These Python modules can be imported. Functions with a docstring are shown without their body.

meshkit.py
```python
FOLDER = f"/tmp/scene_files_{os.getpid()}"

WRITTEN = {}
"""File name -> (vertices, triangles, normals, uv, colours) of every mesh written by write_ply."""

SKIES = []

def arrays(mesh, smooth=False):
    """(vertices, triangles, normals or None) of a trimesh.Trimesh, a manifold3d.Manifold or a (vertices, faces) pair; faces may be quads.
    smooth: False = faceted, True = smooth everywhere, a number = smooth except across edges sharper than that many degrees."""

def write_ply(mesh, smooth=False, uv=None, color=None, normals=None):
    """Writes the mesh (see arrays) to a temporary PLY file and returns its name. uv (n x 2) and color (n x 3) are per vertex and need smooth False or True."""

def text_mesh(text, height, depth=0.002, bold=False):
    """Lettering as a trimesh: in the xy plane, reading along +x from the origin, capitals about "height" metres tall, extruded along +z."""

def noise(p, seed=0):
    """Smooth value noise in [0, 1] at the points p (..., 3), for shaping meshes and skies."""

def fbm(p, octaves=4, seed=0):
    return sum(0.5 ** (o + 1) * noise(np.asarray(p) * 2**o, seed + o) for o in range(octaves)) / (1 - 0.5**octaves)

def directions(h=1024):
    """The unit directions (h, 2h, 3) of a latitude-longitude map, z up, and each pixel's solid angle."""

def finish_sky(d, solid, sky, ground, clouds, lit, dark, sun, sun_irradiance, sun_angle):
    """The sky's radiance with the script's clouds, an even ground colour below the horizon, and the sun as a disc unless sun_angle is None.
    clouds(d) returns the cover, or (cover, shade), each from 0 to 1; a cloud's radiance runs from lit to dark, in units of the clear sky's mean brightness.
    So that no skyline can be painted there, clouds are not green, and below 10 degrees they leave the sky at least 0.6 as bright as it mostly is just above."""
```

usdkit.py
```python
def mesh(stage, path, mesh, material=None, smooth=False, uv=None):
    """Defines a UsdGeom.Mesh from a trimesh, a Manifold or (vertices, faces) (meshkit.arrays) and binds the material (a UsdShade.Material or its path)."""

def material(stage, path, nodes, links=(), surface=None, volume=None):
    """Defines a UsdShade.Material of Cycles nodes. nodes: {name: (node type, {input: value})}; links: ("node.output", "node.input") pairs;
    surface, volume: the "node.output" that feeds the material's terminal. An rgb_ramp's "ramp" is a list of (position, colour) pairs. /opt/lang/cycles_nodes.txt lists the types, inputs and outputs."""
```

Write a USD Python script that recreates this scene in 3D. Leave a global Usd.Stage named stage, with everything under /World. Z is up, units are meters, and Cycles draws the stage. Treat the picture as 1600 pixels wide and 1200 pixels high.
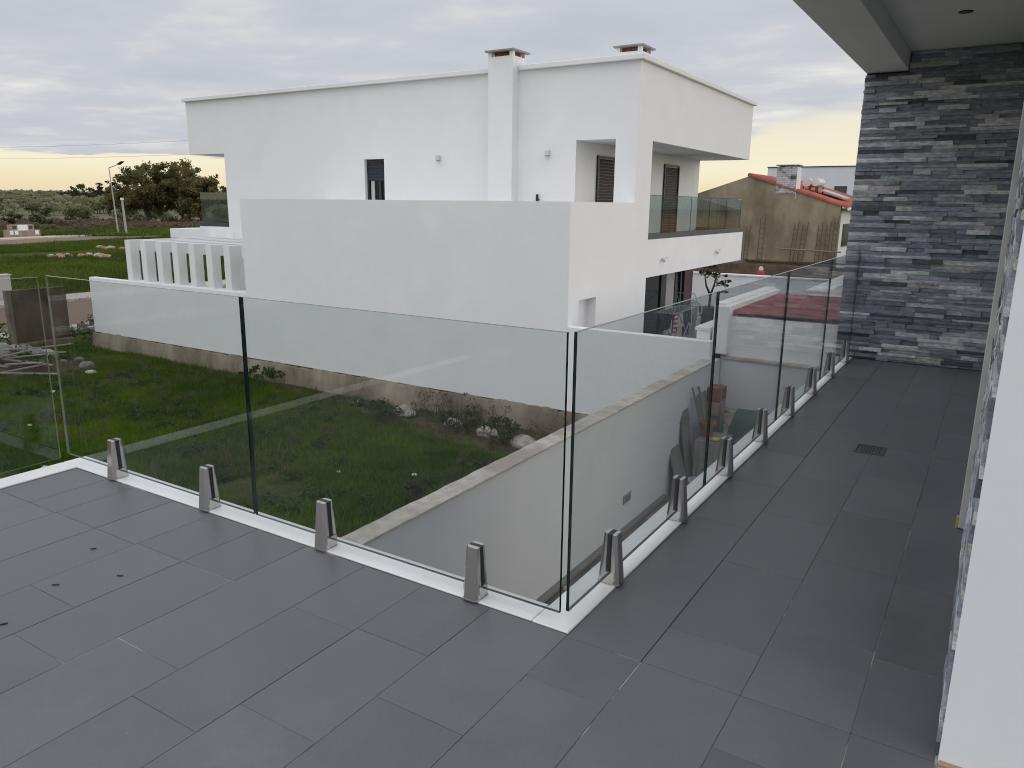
import math, random
import numpy as np, trimesh, manifold3d
from manifold3d import Manifold
import usdkit, meshkit
from pxr import Usd, UsdGeom, UsdLux, UsdShade, Gf, Sdf, Vt

stage = Usd.Stage.CreateInMemory()
UsdGeom.SetStageUpAxis(stage, UsdGeom.Tokens.z)
UsdGeom.SetStageMetersPerUnit(stage, 1.0)
UsdGeom.Xform.Define(stage, '/World')
UsdGeom.Scope.Define(stage, '/World/Looks')
rng = np.random.default_rng(7)
random.seed(7)

# ---------------------------------------------------------------- camera
YAW, PIT, ROLL, FPX = 0.5580058, 0.2307172, 0.0114606, 1195.55
CAM = np.array([0.0, 0.0, 1.39])
fw = np.array([-math.sin(YAW)*math.cos(PIT), math.cos(YAW)*math.cos(PIT), -math.sin(PIT)])
r0 = np.array([math.cos(YAW), math.sin(YAW), 0.0]); u0 = np.cross(r0, fw)
rt = r0*math.cos(ROLL)+u0*math.sin(ROLL); up = -r0*math.sin(ROLL)+u0*math.cos(ROLL)
cam = UsdGeom.Camera.Define(stage, '/World/camera')
cam.CreateHorizontalApertureAttr(36.0); cam.CreateVerticalApertureAttr(27.0)
cam.CreateFocalLengthAttr(FPX/1600*36.0)
cam.CreateClippingRangeAttr(Gf.Vec2f(0.05, 5000))
m = np.eye(4); m[0,:3], m[1,:3], m[2,:3], m[3,:3] = rt, up, -fw, CAM
UsdGeom.Xformable(cam).AddTransformOp().Set(Gf.Matrix4d(*[float(x) for x in m.ravel()]))
EXPOSURE = 0.0
cam.CreateExposureAttr(EXPOSURE)

# ---------------------------------------------------------------- sky and sun
SUN_AZ, SUN_EL = math.radians(48.0), math.radians(12.0)   # azimuth from +y towards +x
SKY = 0.10
CLOUD = 0.412
def sky_material():
    n = {
     'sky': ('sky_texture', dict(sky_type='single_scattering', sun_disc=False, sun_elevation=SUN_EL, sun_rotation=SUN_AZ, aerosol_density=2.0, altitude=50.0)),
     'tc': ('texture_coordinate', {}),
     'sep': ('separate_xyz', {}),
     # clouds lie in a flat layer: direction divided by height
     'zz': ('math', dict(math_type='add', value2=0.06)),
     'zm': ('math', dict(math_type='maximum', value2=0.03)),
     'px': ('math', dict(math_type='divide')), 'py': ('math', dict(math_type='divide')),
     'pv': ('combine_xyz', dict(z=0.0)),
     'map': ('mapping', dict(rotation=(0, 0, -0.6), scale=(1.0, 1.35, 1.0))),
     'n1': ('noise_texture', dict(scale=0.42, detail=8.0, roughness=0.58, distortion=0.25)),
     'n2': ('noise_texture', dict(scale=1.3, detail=7.0, roughness=0.55, distortion=0.3)),
     'nn': ('math', dict(math_type='multiply_add', value2=0.68)),
     'nm': ('math', dict(math_type='multiply', value2=0.36)),
     'deck': ('rgb_ramp', dict(ramp=[(0.32, (0.555, 0.585, 0.65)), (0.45, (0.615, 0.645, 0.71)), (0.54, (0.67, 0.69, 0.745)), (0.61, (0.80, 0.80, 0.81)), (0.68, (1.05, 1.01, 0.95))])),
     # the clear strip under the edge of the deck, higher towards the sunset
     'gl': ('vector_math', dict(math_type='dot_product', vector2=(math.sin(math.radians(12)), math.cos(math.radians(12)), 0.0))),
     'gr': ('map_range', dict(range_type='smoothstep', from_min=0.80, from_max=1.0, to_min=0.0, to_max=0.085, clamp=True)),
     'ed': ('math', dict(math_type='add', value2=0.052)),
     'nw': ('noise_texture', dict(scale=5.0, detail=5.0, roughness=0.6)),
     'mapw': ('mapping', dict(scale=(1.0, 1.0, 9.0))),
     'nwo': ('math', dict(math_type='multiply_add', value2=0.05, value3=-0.025)),
     'ed2': ('math', dict(math_type='add')),
     'dz': ('math', dict(math_type='subtract')),
     'wd': ('math', dict(math_type='multiply_add', value2=0.55, value3=0.004)),
     'rel': ('math', dict(math_type='divide')),
     'mask': ('map_range', dict(range_type='smoothstep', from_min=-0.5, from_max=0.5, to_min=0.0, to_max=1.0, clamp=True)),
     'low': ('rgb_ramp', dict(ramp=[(0.0, (0.95, 0.76, 0.52)), (0.018, (1.0, 0.86, 0.58)), (0.042, (1.06, 0.99, 0.74)), (0.09, (1.0, 0.92, 0.74)), (0.16, (0.95, 0.90, 0.80)), (0.25, (0.8, 0.8, 0.82))])),
     'mixc': ('mix_color', dict(blend_type='mix')),
     'cov': ('mix_color', dict(blend_type='mix', fac=0.95)),
     'sc': ('vector_math', dict(math_type='scale', scale=CLOUD*22.0)),
     # an overcast deck is brighter overhead than at its rim
     'zen': ('map_range', dict(range_type='smoothstep', from_min=0.22, from_max=0.95, to_min=1.0, to_max=1.62, clamp=True)),
     'sc2': ('vector_math', dict(math_type='scale')),
     'bg': ('background_shader', dict(strength=SKY)),
    }
    l = [('tc.generated', 'sep.vector'), ('sep.z', 'zm.value1'), ('zm.value', 'zz.value1'),
         ('sep.x', 'px.value1'), ('zz.value', 'px.value2'), ('sep.y', 'py.value1'), ('zz.value', 'py.value2'),
         ('px.value', 'pv.x'), ('py.value', 'pv.y'), ('pv.vector', 'map.vector'), ('map.vector', 'n1.vector'), ('map.vector', 'n2.vector'),
         ('n2.fac', 'nm.value1'), ('n1.fac', 'nn.value1'), ('nm.value', 'nn.value3'), ('nn.value', 'deck.fac'),
         ('tc.generated', 'gl.vector1'), ('gl.value', 'gr.value'), ('gr.result', 'ed.value1'),
         ('tc.generated', 'mapw.vector'), ('mapw.vector', 'nw.vector'), ('nw.fac', 'nwo.value1'),
         ('ed.value', 'ed2.value1'), ('nwo.value', 'ed2.value2'),
         ('sep.z', 'dz.value1'), ('ed2.value', 'dz.value2'), ('gr.result', 'wd.value1'),
         ('dz.value', 'rel.value1'), ('wd.value', 'rel.value2'), ('rel.value', 'mask.value'),
         ('sep.z', 'low.fac'), ('mask.result', 'mixc.fac'), ('low.color', 'mixc.a'), ('deck.color', 'mixc.b'),
         ('mixc.result', 'sc.vector1'), ('sep.z', 'zen.value'), ('sc.vector', 'sc2.vector1'), ('zen.result', 'sc2.scale'),
         ('sky.color', 'cov.a'), ('sc2.vector', 'cov.b'), ('cov.result', 'bg.color')]
    return usdkit.material(stage, '/World/Looks/sky_deck', n, l, surface='bg.background')
dome = UsdLux.DomeLight.Define(stage, '/World/sky')
UsdShade.MaterialBindingAPI.Apply(dome.GetPrim()).Bind(sky_material())
dome.GetPrim().SetCustomDataByKey('kind', 'structure')
sun = UsdLux.DistantLight.Define(stage, '/World/sun')
sun.CreateIntensityAttr(0.19); sun.CreateAngleAttr(25.0); sun.CreateNormalizeAttr(True); sun.CreateColorAttr(Gf.Vec3f(1.0, 0.90, 0.80))
sd = np.array([math.sin(SUN_AZ)*math.cos(SUN_EL), math.cos(SUN_AZ)*math.cos(SUN_EL), math.sin(SUN_EL)])
zx = np.cross([0, 0, 1.0], sd); zx /= np.linalg.norm(zx); zy = np.cross(sd, zx)
m = np.eye(4); m[0,:3], m[1,:3], m[2,:3] = zx, zy, sd
UsdGeom.Xformable(sun).AddTransformOp().Set(Gf.Matrix4d(*[float(x) for x in m.ravel()]))

# ---------------------------------------------------------------- helpers
USED, LOC = {}, {}
def numbered(parent, name):
    k = (parent, name); n = USED.get(k, -1)+1; USED[k] = n
    return name if n == 0 else f'{name}_{n:03d}'
def data(p, **kw):
    for k, v in kw.items():
        if v: p.SetCustomDataByKey(k, v)
    return p
def thing(name, label, category, loc=(0, 0, 0), group=None):
    path = '/World/'+numbered('/World', name)
    x = UsdGeom.Xform.Define(stage, path); x.AddTranslateOp().Set(Gf.Vec3d(*map(float, loc)))
    LOC[path] = np.array(loc, float)
    return data(x.GetPrim(), label=label, category=category, group=group)
def tm(mesh):
    if isinstance(mesh, list): return trimesh.util.concatenate([tm(a) for a in mesh])
    if isinstance(mesh, Manifold):
        q = mesh.to_mesh(); return trimesh.Trimesh(q.vert_properties[:, :3], q.tri_verts, process=False)
    return mesh
def obj(name, mesh, mat, parent=None, smooth=False, label=None, kind=None, local=False):
    pp = str(parent.GetPath()) if parent is not None else '/World'
    path = pp+'/'+numbered(pp, name)
    loc = LOC.get(pp, np.zeros(3)); LOC[path] = loc
    mesh = tm(mesh)
    if not local and np.any(loc):
        mesh = mesh.copy(); mesh.apply_translation(-loc)
    p = usdkit.mesh(stage, path, mesh, mat, smooth=smooth).GetPrim()
    return data(p, label=label, kind=kind)
def struct(name, mesh, mat, smooth=False):
    return obj(name, mesh, mat, None, smooth, kind='structure')
def single(name, mesh, mat, label, category, group=None, smooth=False):
    p = obj(name, mesh, mat, None, smooth); return data(p, label=label, category=category, group=group)
def copy_of(root, loc, label, rotz=0.0, scale=None, group=None):
    was = root.GetCustomData(); base = root.GetName()
    path = '/World/'+numbered('/World', base)
    x = UsdGeom.Xform.Define(stage, path)
    x.GetPrim().GetReferences().AddInternalReference(root.GetPath()); x.GetPrim().SetInstanceable(True)
    x.ClearXformOpOrder()
    x.AddTranslateOp(opSuffix='at').Set(Gf.Vec3d(*map(float, loc)))
    if rotz: x.AddRotateZOp(opSuffix='turn').Set(math.degrees(rotz))
    if scale: x.AddScaleOp(opSuffix='size').Set(Gf.Vec3f(*scale))
    LOC[path] = np.array(loc, float)
    return data(x.GetPrim(), label=label, category=was['category'], group=group or was.get('group'))
def scatter(name, proto_meshes, mat, pts, ang, scl, idx, label=None, category=None):
    path = '/World/'+numbered('/World', name)
    pi = UsdGeom.PointInstancer.Define(stage, path)
    rel = pi.CreatePrototypesRel()
    for i, q in enumerate(proto_meshes):
        pr = usdkit.mesh(stage, f'{path}/{name}_clump_{i:03d}' if i else f'{path}/{name}_clump', q, mat[i] if isinstance(mat, list) else mat)
        rel.AddTarget(pr.GetPath())
    pi.CreateProtoIndicesAttr(Vt.IntArray.FromNumpy(np.asarray(idx, np.int32)))
    pi.CreatePositionsAttr(Vt.Vec3fArray.FromNumpy(np.asarray(pts, np.float32)))
    pi.CreateOrientationsAttr(Vt.QuathArray([Gf.Quath(float(math.cos(a/2)), 0, 0, float(math.sin(a/2))) for a in ang]))
    s = np.asarray(scl, np.float32); s = np.repeat(s[:, None], 3, 1) if s.ndim == 1 else s
    pi.CreateScalesAttr(Vt.Vec3fArray.FromNumpy(s))
    return data(pi.GetPrim(), kind='stuff', label=label, category=category)

def box(x0, x1, y0, y1, z0, z1):
    b = trimesh.creation.box(extents=(abs(x1-x0), abs(y1-y0), abs(z1-z0))); b.apply_translation(((x0+x1)/2, (y0+y1)/2, (z0+z1)/2)); return b
def mb(x0, x1, y0, y1, z0, z1):
    return Manifold.cube((x1-x0, y1-y0, z1-z0)).translate((x0, y0, z0))
def hullpts(p):
    return tm(Manifold.hull_points(np.asarray(p, float)))
def cbox(x0, x1, y0, y1, z0, z1, b=0.01):
    p = []
    for sx in (0, 1):
        for sy in (0, 1):
            for sz in (0, 1):
                c = np.array([(x0, x1)[sx], (y0, y1)[sy], (z0, z1)[sz]]); d = np.array([1-2*sx, 1-2*sy, 1-2*sz])*b
                for k in range(3):
                    e = d.copy(); e[k] = 0; p.append(c+e)
    return hullpts(p)
def prism(poly, axis, a, b):
    """polygon in the plane across `axis`, between a and b"""
    p3 = []
    for s in (a, b):
        for u, v in poly:
            p3.append((s, u, v) if axis == 'x' else (u, s, v) if axis == 'y' else (u, v, s))
    return hullpts(p3)
def tube(a, b, r0, r1=None, n=8):
    a, b = np.array(a, float), np.array(b, float); r1 = r0 if r1 is None else r1
    d = b-a; L = np.linalg.norm(d); d /= L
    t = np.array([0, 0, 1.0]) if abs(d[2]) < 0.9 else np.array([1.0, 0, 0])
    u = np.cross(d, t); u /= np.linalg.norm(u); v = np.cross(d, u)
    an = np.linspace(0, 2*np.pi, n, endpoint=False)
    ring = np.cos(an)[:, None]*u+np.sin(an)[:, None]*v
    V = np.vstack([a+ring*r0, b+ring*r1, [a], [b]]); F = []
    for i in range(n):
        j = (i+1) % n
        F += [(i, n+i, j), (j, n+i, n+j), (2*n, i, j), (2*n+1, n+j, n+i)]
    return trimesh.Trimesh(V, F, process=False)
def path_tube(pts, r, n=6):
    return trimesh.util.concatenate([tube(pts[i], pts[i+1], r if np.isscalar(r) else r[i], r if np.isscalar(r) else r[i+1], n) for i in range(len(pts)-1)])
def lathe(prof, n=24, at=(0, 0, 0)):
    q = trimesh.creation.revolve(np.array(prof, float), sections=n); q.apply_translation(at); return q
def rock(c, s, seed, sub=2):
    q = trimesh.creation.icosphere(subdivisions=sub, radius=1.0)
    k = 0.6+0.8*meshkit.fbm(q.vertices*1.3+seed*7.1, 3, seed)
    q.vertices = q.vertices*k[:, None]*np.asarray(s); q.apply_translation(c); return q
def rot(mesh, ang, axis, at):
    q = mesh.copy(); q.apply_transform(trimesh.transformations.rotation_matrix(ang, axis, at)); return q

# ---------------------------------------------------------------- materials
MATS = {}
def mk(name, nodes, links, surface='p.BSDF'):
    MATS[name] = usdkit.material(stage, '/World/Looks/'+name, nodes, links, surface=surface); return MATS[name]
def rough(name, c0, c1, scale=3.0, detail=6.0, ro=0.8, bump=0.15, bscale=60.0, bdist=0.01, spec=0.5, lo=0.35, hi=0.65, metallic=0.0, c2=None, s2=0.6, squash=(1, 1, 1), rv=0.0):
    """colour c0..c1 by a fine noise, c2 blended by a broad one; relief from a third"""
    n = {'g': ('geometry', {}), 'mp': ('mapping', dict(scale=squash)), 'n': ('noise_texture', dict(scale=scale, detail=detail, roughness=0.6)),
         'r': ('rgb_ramp', dict(ramp=[(lo, c0), (hi, c1)])),
         'b': ('noise_texture', dict(scale=bscale, detail=4.0)), 'bp': ('bump', dict(strength=bump, distance=bdist)),
         'p': ('principled_bsdf', dict(roughness=ro, specular_ior_level=spec, metallic=metallic))}
    l = [('g.position', 'mp.vector'), ('mp.vector', 'n.vector'), ('n.fac', 'r.fac'), ('g.position', 'b.vector'), ('b.fac', 'bp.height'), ('bp.normal', 'p.normal')]
    last = 'r.color'
    if c2 is not None:
        n['n2'] = ('noise_texture', dict(scale=s2, detail=5.0, roughness=0.6)); n['r2'] = ('map_range', dict(range_type='smoothstep', from_min=0.42, from_max=0.66, to_min=0.0, to_max=1.0, clamp=True))
        n['mx'] = ('mix_color', dict(blend_type='mix', b=c2)); l += [('mp.vector', 'n2.vector'), ('n2.fac', 'r2.value'), ('r2.result', 'mx.fac'), (last, 'mx.a')]; last = 'mx.result'
    if rv:
        n['rr'] = ('map_range', dict(from_min=0.3, from_max=0.7, to_min=ro-rv, to_max=ro+rv, clamp=True)); n['rn'] = ('noise_texture', dict(scale=2.3, detail=6.0))
        l += [('g.position', 'rn.vector'), ('rn.fac', 'rr.value'), ('rr.result', 'p.roughness')]
    l.append((last, 'p.base_color'))
    return mk(name, n, l)
def plain(name, c, ro=0.5, metallic=0.0, spec=0.5):
    return mk(name, {'p': ('principled_bsdf', dict(base_color=c, roughness=ro, metallic=metallic, specular_ior_level=spec))}, [])
def pane(name, tint, f0=0.04):
    n = {'lw': ('layer_weight', dict(blend=0.5)), 'pw': ('math', dict(math_type='power', value2=5.0)), 'ma': ('math', dict(math_type='multiply_add', value2=0.9, value3=f0)),
         't': ('transparent_bsdf', dict(color=tint)), 'g': ('glossy_bsdf', dict(color=(1, 1, 1), roughness=0.0)), 'm': ('mix_closure', {})}
    return mk(name, n, [('lw.facing', 'pw.value1'), ('pw.value', 'ma.value1'), ('ma.value', 'm.fac'), ('t.BSDF', 'm.closure1'), ('g.BSDF', 'm.closure2')], surface='m.closure')
def leafy(name, c0, c1, trans=0.3, patch=0.0, ps=0.5):
    n = {'g': ('geometry', {}), 'r': ('rgb_ramp', dict(ramp=[(0.0, c0), (1.0, c1)])), 'p': ('principled_bsdf', dict(roughness=0.6, specular_ior_level=0.25)),
         't': ('translucent_bsdf', {}), 'm': ('mix_closure', dict(fac=trans))}
    l = [('g.random_per_island', 'r.fac'), ('p.BSDF', 'm.closure1'), ('t.BSDF', 'm.closure2')]
    if patch:
        n['n'] = ('noise_texture', dict(scale=ps, detail=5.0, roughness=0.6)); n['h'] = ('rgb_ramp', dict(ramp=[(0.36, (1-patch, 1-0.8*patch, 1-patch)), (0.5, (1, 1, 1)), (0.64, (1+1.3*patch, 1+0.8*patch, 1+0.6*patch))])); n['x'] = ('mix_color', dict(blend_type='multiply', fac=1.0, use_clamp=False))
        l += [('g.position', 'n.vector'), ('n.fac', 'h.fac'), ('r.color', 'x.a'), ('h.color', 'x.b'), ('x.result', 'p.base_color'), ('x.result', 't.color')]
    else: l += [('r.color', 'p.base_color'), ('r.color', 't.color')]
    return mk(name, n, l, surface='m.closure')

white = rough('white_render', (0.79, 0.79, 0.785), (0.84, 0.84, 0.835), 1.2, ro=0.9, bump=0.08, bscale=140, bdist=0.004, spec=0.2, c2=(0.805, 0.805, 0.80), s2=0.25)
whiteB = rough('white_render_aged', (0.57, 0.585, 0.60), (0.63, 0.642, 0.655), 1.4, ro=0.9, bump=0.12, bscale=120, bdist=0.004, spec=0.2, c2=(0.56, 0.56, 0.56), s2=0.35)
cornerwhite = rough('wall_paint', (0.77, 0.78, 0.80), (0.81, 0.82, 0.84), 3.0, ro=0.8, bump=0.12, bscale=260, bdist=0.002, spec=0.3)
soffit = rough('soffit_paint', (0.74, 0.73, 0.68), (0.78, 0.77, 0.72), 2.0, ro=0.85, bump=0.05, bscale=200, bdist=0.002)
kerbwhite = rough('kerb_stone_white', (0.80, 0.80, 0.785), (0.85, 0.85, 0.835), 5.0, ro=0.4, bump=0.05, bscale=150, bdist=0.002, c2=(0.76, 0.76, 0.73), s2=1.6)
capstone = rough('rough_cap', (0.40, 0.36, 0.31), (0.56, 0.52, 0.46), 9.0, ro=0.9, bump=0.4, bscale=60, c2=(0.33, 0.29, 0.25), s2=1.3)
plinthm = rough('bare_concrete', (0.27, 0.22, 0.165), (0.40, 0.335, 0.26), 2.2, ro=0.95, bump=0.5, bscale=30, bdist=0.02, c2=(0.15, 0.115, 0.08), s2=0.7, squash=(1, 1, 0.5))
gablem = rough('stained_concrete', (0.22, 0.185, 0.12), (0.335, 0.285, 0.195), 1.4, ro=0.95, bump=0.3, bscale=20, bdist=0.02, c2=(0.13, 0.105, 0.068), s2=0.5, squash=(1, 1, 0.55))
darkconc = rough('earth_wall', (0.08, 0.052, 0.034), (0.16, 0.105, 0.07), 2.0, ro=0.95, bump=0.5, bscale=12, bdist=0.03)
slabm = rough('stained_brown_slab', (0.085, 0.062, 0.038), (0.13, 0.098, 0.062), 2.0, ro=0.9, bump=0.3, bscale=25, c2=(0.045, 0.032, 0.022), s2=0.9)
patiom = rough('patio_concrete', (0.10, 0.095, 0.085), (0.19, 0.17, 0.14), 1.8, ro=0.75, bump=0.3, bscale=30, c2=(0.28, 0.245, 0.19), s2=0.5)
yardm = rough('yard_grey', (0.20, 0.205, 0.22), (0.26, 0.265, 0.28), 1.5, ro=0.7)
gutterm = rough('wet_gutter', (0.03, 0.03, 0.032), (0.07, 0.067, 0.066), 3.0, ro=0.35, bump=0.3, bscale=20, c2=(0.12, 0.11, 0.10), s2=1.2)
greywallm = rough('grey_render', (0.42, 0.41, 0.41), (0.5, 0.49, 0.49), 2.0, ro=0.9)
steel = plain('brushed_steel', (0.62, 0.59, 0.56), 0.24, 1.0)
rubber = plain('black_rubber', (0.012, 0.012, 0.013), 0.5)
glass = pane('rail_glass', (0.90, 0.914, 0.912), 0.034)
farglass = pane('balcony_glass', (0.80, 0.86, 0.85), 0.05)
glassedge = plain('glass_edge_green', (0.006, 0.017, 0.014), 0.12)
glasstop = plain('glass_edge_top', (0.10, 0.15, 0.13), 0.2)
anth = plain('anthracite_aluminium', (0.022, 0.027, 0.034), 0.45)
shut = plain('brown_shutter', (0.032, 0.029, 0.029), 0.65, spec=0.2)
shutB = plain('blue_black_shutter', (0.02, 0.03, 0.042), 0.5)
winglass = plain('dark_window_glass', (0.010, 0.012, 0.012), 0.08, spec=0.15)
curtain = plain('curtain_white', (0.5, 0.5, 0.49), 0.9)
maroon = rough('maroon_wall', (0.11, 0.065, 0.062), (0.14, 0.085, 0.08), 2.0)
darkstrip = plain('dark_threshold', (0.035, 0.04, 0.047), 0.5)
terracotta = rough('terracotta', (0.22, 0.085, 0.055), (0.34, 0.14, 0.09), 14.0, ro=0.85, c2=(0.18, 0.075, 0.05), s2=2.0)
rooftile = rough('orange_roof_tile', (0.36, 0.085, 0.045), (0.52, 0.15, 0.085), 2.5, ro=0.8, c2=(0.30, 0.08, 0.05), s2=0.9)
redtile = rough('old_red_roof_tile', (0.24, 0.07, 0.07), (0.34, 0.12, 0.115), 6.0, ro=0.8, c2=(0.19, 0.075, 0.075), s2=2.5)
chimbrick = mk('whitewashed_brick', {'g': ('geometry', {}), 'sx': ('separate_xyz', {}), 'cx': ('combine_xyz', {}), 'b': ('brick_texture', dict(scale=1.0, brick_width=0.24, row_height=0.08, mortar_size=0.006, color1=(0.56, 0.54, 0.53), color2=(0.40, 0.38, 0.38), mortar=(0.25, 0.24, 0.23))),
     'n': ('noise_texture', dict(scale=4.0, detail=5.0)), 'r': ('rgb_ramp', dict(ramp=[(0.36, (0.2, 0.19, 0.19)), (0.52, (1, 1, 1))])), 'mx': ('mix_color', dict(blend_type='multiply', fac=1.0)), 'p': ('principled_bsdf', dict(roughness=0.9))},
     [('g.position', 'sx.vector'), ('sx.x', 'cx.x'), ('sx.z', 'cx.y'), ('cx.vector', 'b.vector'), ('g.position', 'n.vector'), ('n.fac', 'r.fac'), ('b.color', 'mx.a'), ('r.color', 'mx.b'), ('mx.result', 'p.base_color')])
dirtm = None
galv = rough('galvanised', (0.33, 0.34, 0.35), (0.43, 0.44, 0.45), 4.0, ro=0.5, metallic=0.3)
rust = rough('rusty_iron', (0.09, 0.066, 0.042), (0.14, 0.10, 0.065), 20.0, ro=0.9)
asph = rough('reddish_asphalt', (0.15, 0.098, 0.07), (0.20, 0.135, 0.10), 1.2, ro=0.9, bump=0.2, bscale=80, c2=(0.18, 0.12, 0.085), s2=0.2)
palefar = rough('pale_pavement', (0.44, 0.38, 0.33), (0.56, 0.49, 0.42), 1.0, ro=0.9)
def cobble():
    n = {'g': ('geometry', {}), 'v': ('voronoi_texture', dict(scale=8.0, feature='distance_to_edge')), 'c': ('voronoi_texture', dict(scale=8.0)), 'h': ('rgb_to_bw', {}),
         'r': ('rgb_ramp', dict(ramp=[(0.0, (0.36, 0.32, 0.28)), (1.0, (0.62, 0.58, 0.53))])), 'k': ('map_range', dict(from_min=0.0, from_max=0.08, to_min=0.35, to_max=1.0, clamp=True)),
         'mx': ('vector_math', dict(math_type='scale')), 'bp': ('bump', dict(strength=0.5, distance=0.02)), 'p': ('principled_bsdf', dict(roughness=0.85))}
    return mk('limestone_cobbles', n, [('g.position', 'v.vector'), ('g.position', 'c.vector'), ('c.color', 'h.color'), ('h.val', 'r.fac'), ('v.distance', 'k.value'), ('r.color', 'mx.vector1'), ('k.result', 'mx.scale'), ('mx.vector', 'p.base_color'), ('k.result', 'bp.height'), ('bp.normal', 'p.normal')])
cob = cobble()
def tile_mat(i):
    # slate-look porcelain: broad clouds, fine mottling, a little dust and dried drops
    k = 1+[-0.06, 0.0, 0.05, 0.025, -0.03][i]
    c0, c1, c2 = np.array((0.089, 0.089, 0.096))*k, np.array((0.111, 0.110, 0.118))*k, np.array((0.136, 0.135, 0.142))*k
    n = {'g': ('geometry', {}), 'a': ('noise_texture', dict(scale=1.3+0.2*i, detail=6.0, roughness=0.55, distortion=0.4)), 'f': ('noise_texture', dict(scale=85.0, detail=5.0, roughness=0.7)),
         'h': ('math', dict(math_type='multiply', value2=0.30)), 's': ('math', dict(math_type='multiply_add', value2=0.70)), 'r': ('rgb_ramp', dict(ramp=[(0.34, tuple(c0)), (0.5, tuple(c1)), (0.66, tuple(c2))])),
         'd': ('noise_texture', dict(scale=0.75, detail=9.0, roughness=0.72)), 'dm': ('map_range', dict(range_type='smoothstep', from_min=0.54, from_max=0.74, to_min=0.0, to_max=0.30, clamp=True)),
         'v': ('voronoi_texture', dict(scale=16.0, randomness=1.0)), 'vm': ('map_range', dict(from_min=0.05, from_max=0.035, to_min=0.0, to_max=0.35, clamp=True)),
         'mx': ('mix_color', dict(blend_type='mix', b=(0.25, 0.245, 0.235))), 'mv': ('mix_color', dict(blend_type='mix', b=(0.24, 0.235, 0.23))),
         'rr': ('map_range', dict(from_min=0.3, from_max=0.7, to_min=0.33, to_max=0.50, clamp=True)), 'bp': ('bump', dict(strength=0.14, distance=0.0016)), 'p': ('principled_bsdf', dict(specular_ior_level=0.5))}
    l = [('g.position', q+'.vector') for q in 'afdv']+[('f.fac', 'h.value1'), ('a.fac', 's.value1'), ('h.value', 's.value3'), ('s.value', 'r.fac'), ('d.fac', 'dm.value'), ('dm.result', 'mx.fac'), ('r.color', 'mx.a'),
         ('v.distance', 'vm.value'), ('vm.result', 'mv.fac'), ('mx.result', 'mv.a'), ('mv.result', 'p.base_color'), ('a.fac', 'rr.value'), ('rr.result', 'p.roughness'), ('f.fac', 'bp.height'), ('bp.normal', 'p.normal')]
    return mk(f'slate_tile_{i:03d}', n, l)
tilem = [tile_mat(i) for i in range(5)]
grout = mk('grout', {'g': ('geometry', {}), 'n': ('noise_texture', dict(scale=1.9, detail=6.0, roughness=0.62)), 'r': ('rgb_ramp', dict(ramp=[(0.32, (0.02, 0.02, 0.02)), (0.40, (0.07, 0.069, 0.072)), (0.47, (0.125, 0.123, 0.128)), (0.55, (0.15, 0.148, 0.15)), (0.60, (0.42, 0.41, 0.39))])), 'p': ('principled_bsdf', dict(roughness=0.95))},
     [('g.position', 'n.vector'), ('n.fac', 'r.fac'), ('r.color', 'p.base_color')])
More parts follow.
